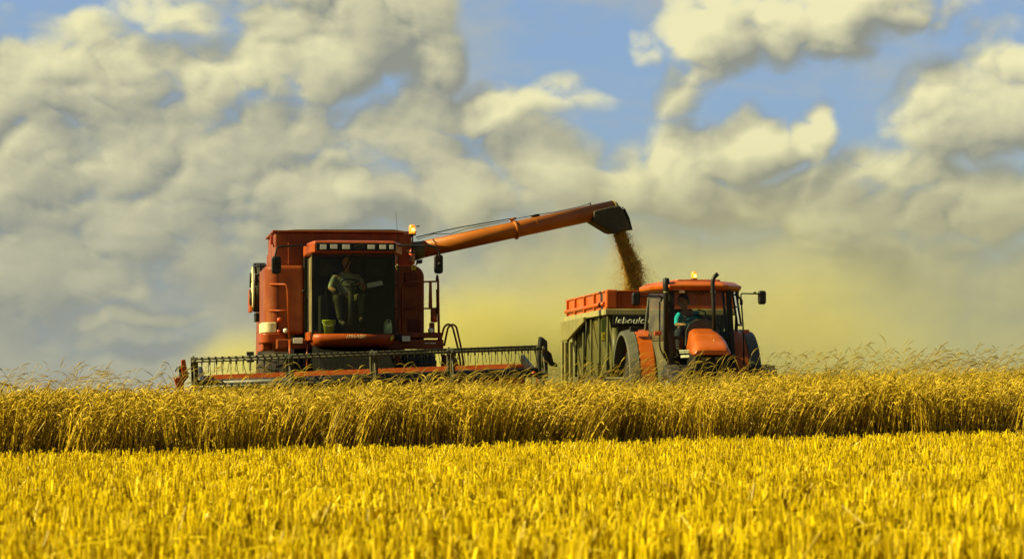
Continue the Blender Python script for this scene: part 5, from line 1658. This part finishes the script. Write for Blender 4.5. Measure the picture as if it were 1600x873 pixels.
def person(root_frame, spec, label, shirt, trousers, hair_colour):
    """seated figure; spec gives the joints in the machine's own axes"""
    S = spec
    rig = Rig()
    rig.j('pelvis', S['pelvis'], (0.135, 0.115))
    rig.j('waist', S['waist'], (0.125, 0.10), 'pelvis').j('chest', S['chest'], (0.150, 0.11), 'waist').j('neck0', S['neck'], 0.055, 'chest').j('neck1', S['neck'] + (S['head'] - S['neck']) * 0.5, 0.050, 'neck0')
    for s in 'lr':
        rig.j('sh' + s, S['sh' + s], 0.062, 'chest').j('el' + s, S['el' + s], 0.043, 'sh' + s).j('wr' + s, S['wr' + s], 0.028, 'el' + s)
        hand(rig, 'wr' + s, 'h' + s, S['wr' + s] - S['el' + s] if 'hd' + s not in S else S['hd' + s], (0, 0, 1), 1.0, s == 'l')
        rig.j('hip' + s, S['hip' + s], 0.085, 'pelvis').j('kn' + s, S['kn' + s], 0.058, 'hip' + s).j('an' + s, S['an' + s], 0.040, 'kn' + s).j('toe' + s, S['an' + s] + S['foot' + s], 0.035, 'an' + s)
    # joining the head to the same body: grown as the skinned trunk, head shaped after it and joined
    body = skin_mesh('person', SKIN, None, rig.v, rig.e, [r if not isinstance(r, tuple) else r for r in rig.r], 0, 2)
    dg = bpy.context.evaluated_depsgraph_get()
    me = bpy.data.meshes.new_from_object(body.evaluated_get(dg))
    bpy.data.objects.remove(body)
    mb = MB()
    for v in me.vertices: mb.v.append(tuple(v.co))
    for p in me.polygons: mb.f.append(tuple(p.vertices)); mb.smooth.append(True)
    x, f, z = head_mesh(mb, S['head'], S['look'], S['tilt'], S.get('hs', 0.112))
    o = mb.build('person', SKIN)
    o.location = (root_frame.x, root_frame.y, root_frame.z); o.rotation_euler = (0, 0, root_frame.a)
    tag(o, label, 'person')
    hair_mesh('hair', hair_colour, o, S['head'], x, f, z, S.get('hs', 0.112))
    # shirt: trunk and sleeves, a little fuller than the body
    sh = Rig()
    sh.j('waist', S['pelvis'] + (S['waist'] - S['pelvis']) * 0.35, (0.158, 0.138)).j('mid', S['waist'], (0.150, 0.125), 'waist').j('chest', S['chest'], (0.172, 0.130), 'mid').j('collar', S['neck'] - (S['neck'] - S['chest']) * 0.10, 0.072, 'chest')
    for s in 'lr':
        cuff = S['el' + s] + (S['wr' + s] - S['el' + s]) * S.get('sleeve', 0.1)
        sh.j('sh' + s, S['sh' + s], 0.078, 'chest').j('el' + s, S['el' + s] + (S['sh' + s] - S['el' + s]) * 0.15, 0.060, 'sh' + s).j('cu' + s, cuff, 0.055, 'el' + s)
    skin_mesh('shirt', shirt, o, sh.v, sh.e, sh.r, 1, 2)
    tr = Rig()
    tr.j('pelvis', S['pelvis'], (0.152, 0.132))
    tr.j('belt', S['pelvis'] + (S['waist'] - S['pelvis']) * 0.45, (0.140, 0.120), 'pelvis')
    for s in 'lr':
        tr.j('hip' + s, S['hip' + s], 0.102, 'pelvis').j('kn' + s, S['kn' + s], 0.074, 'hip' + s).j('an' + s, S['kn' + s] + (S['an' + s] - S['kn' + s]) * 0.93, 0.060, 'kn' + s)
    skin_mesh('trousers', trousers, o, tr.v, tr.e, tr.r, 0, 2)
    for s in 'lr':
        a = S['an' + s]; ft = S['foot' + s]
        skin_mesh('boot', BOOT, o, [a + Vector((0, 0, 0.06)), a - Vector((0, 0, 0.02)), a + ft * 0.6 - Vector((0, 0, 0.015)), a + ft * 1.15 - Vector((0, 0, 0.015))], [(0, 1), (1, 2), (2, 3)], [0.052, 0.058, 0.050, 0.040], 1, 2)
    return o


V = Vector


def build_people():
    # harvester driver: pale shirt, right hand on the lever, left hand on the wheel
    a = H.at
    d = 0.75
    S = dict(pelvis=a(541, 470, 0.80), waist=a(542, 455, 0.84), chest=a(541, 437, 0.86), neck=a(541, 421, 0.84), head=a(541, 408.5, 0.80),
             look=V((0.12, -1, -0.05)), tilt=V((0.03, 0, 1)),
             shl=a(559, 431, 0.83), ell=a(568, 452, 0.62), wrl=a(565.5, 442, 0.40), hdl=V((-0.5, -0.75, 0.1)),
             shr=a(523, 432, 0.83), elr=a(516, 451, 0.72), wrr=a(519.5, 451, 0.47), hdr=V((0.1, -1, -0.1)),
             hipl=a(550, 470, 0.72), knl=a(564, 463, 0.36), anl=a(562, 497, 0.34), footl=V((0.03, -0.16, -0.03)),
             hipr=a(533, 470, 0.72), knr=a(526, 463, 0.36), anr=a(533, 504, 0.30), footr=V((0.05, -0.15, -0.02)), sleeve=0.15)
    person(H, S, 'person in a pale short-sleeved shirt and khaki trousers driving the red harvester', SHIRT, TROUSER, HAIR)
    # tractor driver: cyan shirt, turned to watch the trailer over the right shoulder
    a = T.at
    S = dict(pelvis=a(1069, 517, 0.88), waist=a(1070, 508, 0.88), chest=a(1072, 496, 0.86), neck=a(1072, 484, 0.82), head=a(1068, 471.5, 0.78),
             look=V((-0.55, -0.75, -0.02)), tilt=V((-0.12, -0.05, 1)), hs=0.125,
             shl=a(1085, 489.5, 0.80), ell=a(1092, 500, 0.58), wrl=a(1091, 500, 0.42), hdl=V((-0.3, -0.8, 0.0)),
             shr=a(1061, 490, 0.84), elr=a(1056, 507, 0.68), wrr=a(1068, 507, 0.46), hdr=V((0.6, -0.6, 0.1)),
             hipl=a(1076, 518, 0.80), knl=a(1082, 519, 0.42), anl=a(1082, 548, 0.34), footl=V((0.02, -0.16, -0.03)),
             hipr=a(1063, 518, 0.80), knr=a(1060, 519, 0.42), anr=a(1061, 548, 0.34), footr=V((0.0, -0.16, -0.03)), sleeve=0.2)
    person(T, S, 'person with dark hair in a cyan shirt at the wheel of the orange tractor', CYAN, JEANS, HAIR)


def build_cab_clutter():
    a = H.at
    zf = a(550, 521, 0.2).z
    def place(o, label, cat):
        o.location = (H.x, H.y, H.z); o.rotation_euler = (0, 0, H.a)
        tag(o, label, cat)
        return o
    c = a(514, 514, 0.25)
    b = MB().lathe([(0, 0), (0.085, 0), (0.118, 0.225), (0.126, 0.228), (0.126, 0.243), (0.114, 0.243), (0.080, 0.015), (0, 0.015)], (c.x, c.y, zf + 0.003), 'z', 28)
    bo = place(b.build('bucket', LIME), 'lime yellow bucket on the cab floor behind the windscreen', 'bucket')
    MB().tube([(c.x + 0.123 * math.cos(t), c.y - 0.126 * abs(math.sin(t)) ** 0.8 * 1.02, zf + 0.22 - 0.085 * math.sin(t)) for t in np.linspace(0, math.pi, 15)], 0.005, 5).build('bucket_handle', WHITE, bo)
    c = a(606, 512, 0.33)
    j = MB()
    w, d_, h = 0.072, 0.05, 0.165
    j.loft([[(c.x + x * s, c.y + y * s, zf + 0.003 + z) for (x, y) in rrect(-w, w, -d_, d_, 0.02)] for (z, s) in ((0, 0.95), (0.012, 1), (h, 1), (h + 0.03, 0.8), (h + 0.045, 0.4), (h + 0.05, 0.3))], smooth=True)
    j.tube(bend([(c.x - 0.02, c.y, zf + h + 0.02), (c.x - 0.025, c.y, zf + h + 0.095), (c.x + 0.045, c.y, zf + h + 0.085), (c.x + 0.06, c.y, zf + h + 0.01)], 0.03), 0.012, 8)
    jo = place(j.build('plastic_jug', JUGM), 'translucent white plastic jug with a looped handle on the cab floor', 'jug')
    MB().lathe([(0.022, 0), (0.022, 0.03), (0, 0.03)], (c.x - 0.045, c.y, zf + h + 0.03), 'z', 14).build('jug_cap', LIME, jo)
    p = [a(573, 442.5, 0.55), a(597, 438, 0.55), a(598.5, 445, 0.5), a(574, 450, 0.5)]
    n = Vector((0, 0.004, 0))
    s = place(MB().hexa(p, [q + n for q in p]).build('paper_sheet', PAPER), 'white sheet of paper propped in the harvester cab', 'paper')
    # the clip board rail it stands on
    return


def build_grain():
    """falling grain and the cloud of chaff round it; the heap it lands on"""
    S = Sweep()
    n = 36000
    P0 = H.world(H.at(966, 362, 3.35)); 
    t = rng.uniform(0, 1, n) ** 0.92
    pts = [(967.5, 356), (974, 378), (984, 410), (990, 436), (993, 462)]
    yy = P0.y
    def wpt(px, py): return np.array([(px - 800) / F * yy, yy, EYE + (HOR - py) / F * yy])
    C = np.array([wpt(*p) for p in pts])
    tt = np.linspace(0, 1, len(pts))
    cen = np.stack([np.interp(t, tt, C[:, i]) for i in range(3)], -1)
    s = yy / F
    kind = rng.uniform(0, 1, n)
    core = kind < 0.62
    w = np.where(core, (7.0 + 11.5 * t), (11 + 32.0 * t)) * s
    # denser strands inside the stream
    strand = rng.integers(0, 6, n)
    so_ = rng.normal(0, 0.55, 6)[strand] * np.where(core, 1, 0)
    ox = (so_ + rng.normal(0, np.where(core, 0.34, 0.60), n) + 0.25 * np.sin(t * 9 + strand)) * w * 0.78
    # a thin veil leaving the left lip of the spout
    veil = rng.uniform(0, 1, n) < 0.10
    ox = np.where(veil, -(8 + rng.uniform(-4, 4, n)) * s * (1 - 0.3 * t), ox)
    oy = rng.normal(0, 0.45, n) * w
    x = cen[:, 0] + ox; y = cen[:, 1] + oy; z = cen[:, 2] + rng.normal(0, 0.02, n)
    sz = np.where(core, rng.uniform(0.0045, 0.0085, n), rng.uniform(0.0025, 0.005, n)) * (1 - 0.2 * t)
    dv = np.stack([rng.normal(0.12, 0.4, n), rng.normal(0, 0.3, n), -np.ones(n)], -1)
    dv /= np.linalg.norm(dv, axis=1, keepdims=True)
    k = np.array([-1, 0, 1.0])
    cc = np.stack([x, y, z], -1)[:, None, :] + dv[:, None, :] * (sz * 1.9)[:, None, None] * k[None, :, None]
    S.add(cc, sz[:, None] * np.array([0.25, 1.0, 0.25]), 4, rng.beta(1.6, 1.8, n))
    m = straw('grain_kernels', (0.34, 0.165, 0.010), (0.90, 0.58, 0.05), trans=0.35, gloss=0.04)
    o = S.build('falling_grain', m)
    tag(o, 'brown stream of grain pouring from the spout into the trailer', 'grain', kind='stuff')


build_people()
build_cab_clutter()
build_grain()
build_stubble()
build_wheat()
build_tall_grass()

# ------------------------------------------------------------------ dust drifting behind the machines
def build_dust():
    x0, x1, y0, y1, z0, z1 = -12.0, 15.0, 59.5, 70.0, -0.6, 8.5
    mb = MB().box(x0, x1, y0, y1, z0, z1)
    m, t, out = material('chaff_dust')
    tc = t.n('ShaderNodeTexCoord').outputs['Object']
    D = None
    for (px, py, rx, rz, k) in ((735, 575, 135, 165, 1.15), (800, 590, 270, 180, 0.6), (385, 600, 130, 110, 0.75), (960, 560, 400, 220, 0.22), (1250, 575, 320, 220, 0.30), (1000, 510, 600, 300, 0.08)):
        Y = 64.5
        c = ((px - 800) / F * Y, Y, EYE + (HOR - py) / F * Y)
        v = t.vmath('MULTIPLY', t.vmath('SUBTRACT', tc, c), (F / Y / rx, 1 / 4.6, F / Y / rz))
        q = t.rng(t.vmath('LENGTH', v), 1.0, 0.0, 0.0, k)
        D = q if D is None else t.math('ADD', D, q)
    n = t.noise(tc, 0.38, 5, 0.62)
    d = t.math('MULTIPLY', D, t.math('MULTIPLY', t.rng(n, 0.32, 0.68, 0.10, 1.75, False), DUST_K))
    v = t.n('ShaderNodeVolumePrincipled')
    v.inputs['Color'].default_value = (1.0, 0.89, 0.26, 1)
    v.inputs['Anisotropy'].default_value = 0.0
    t.l(d, v.inputs['Density'])
    t.l(v.outputs[0], out.inputs['Volume'])
    m.cycles.volume_step_rate = 1.0
    o = mb.build('dust_cloud', m)
    tag(o, 'yellow dust cloud hanging behind the harvester and tractor', 'dust', kind='stuff')


DUST_K = 0.72
build_dust()
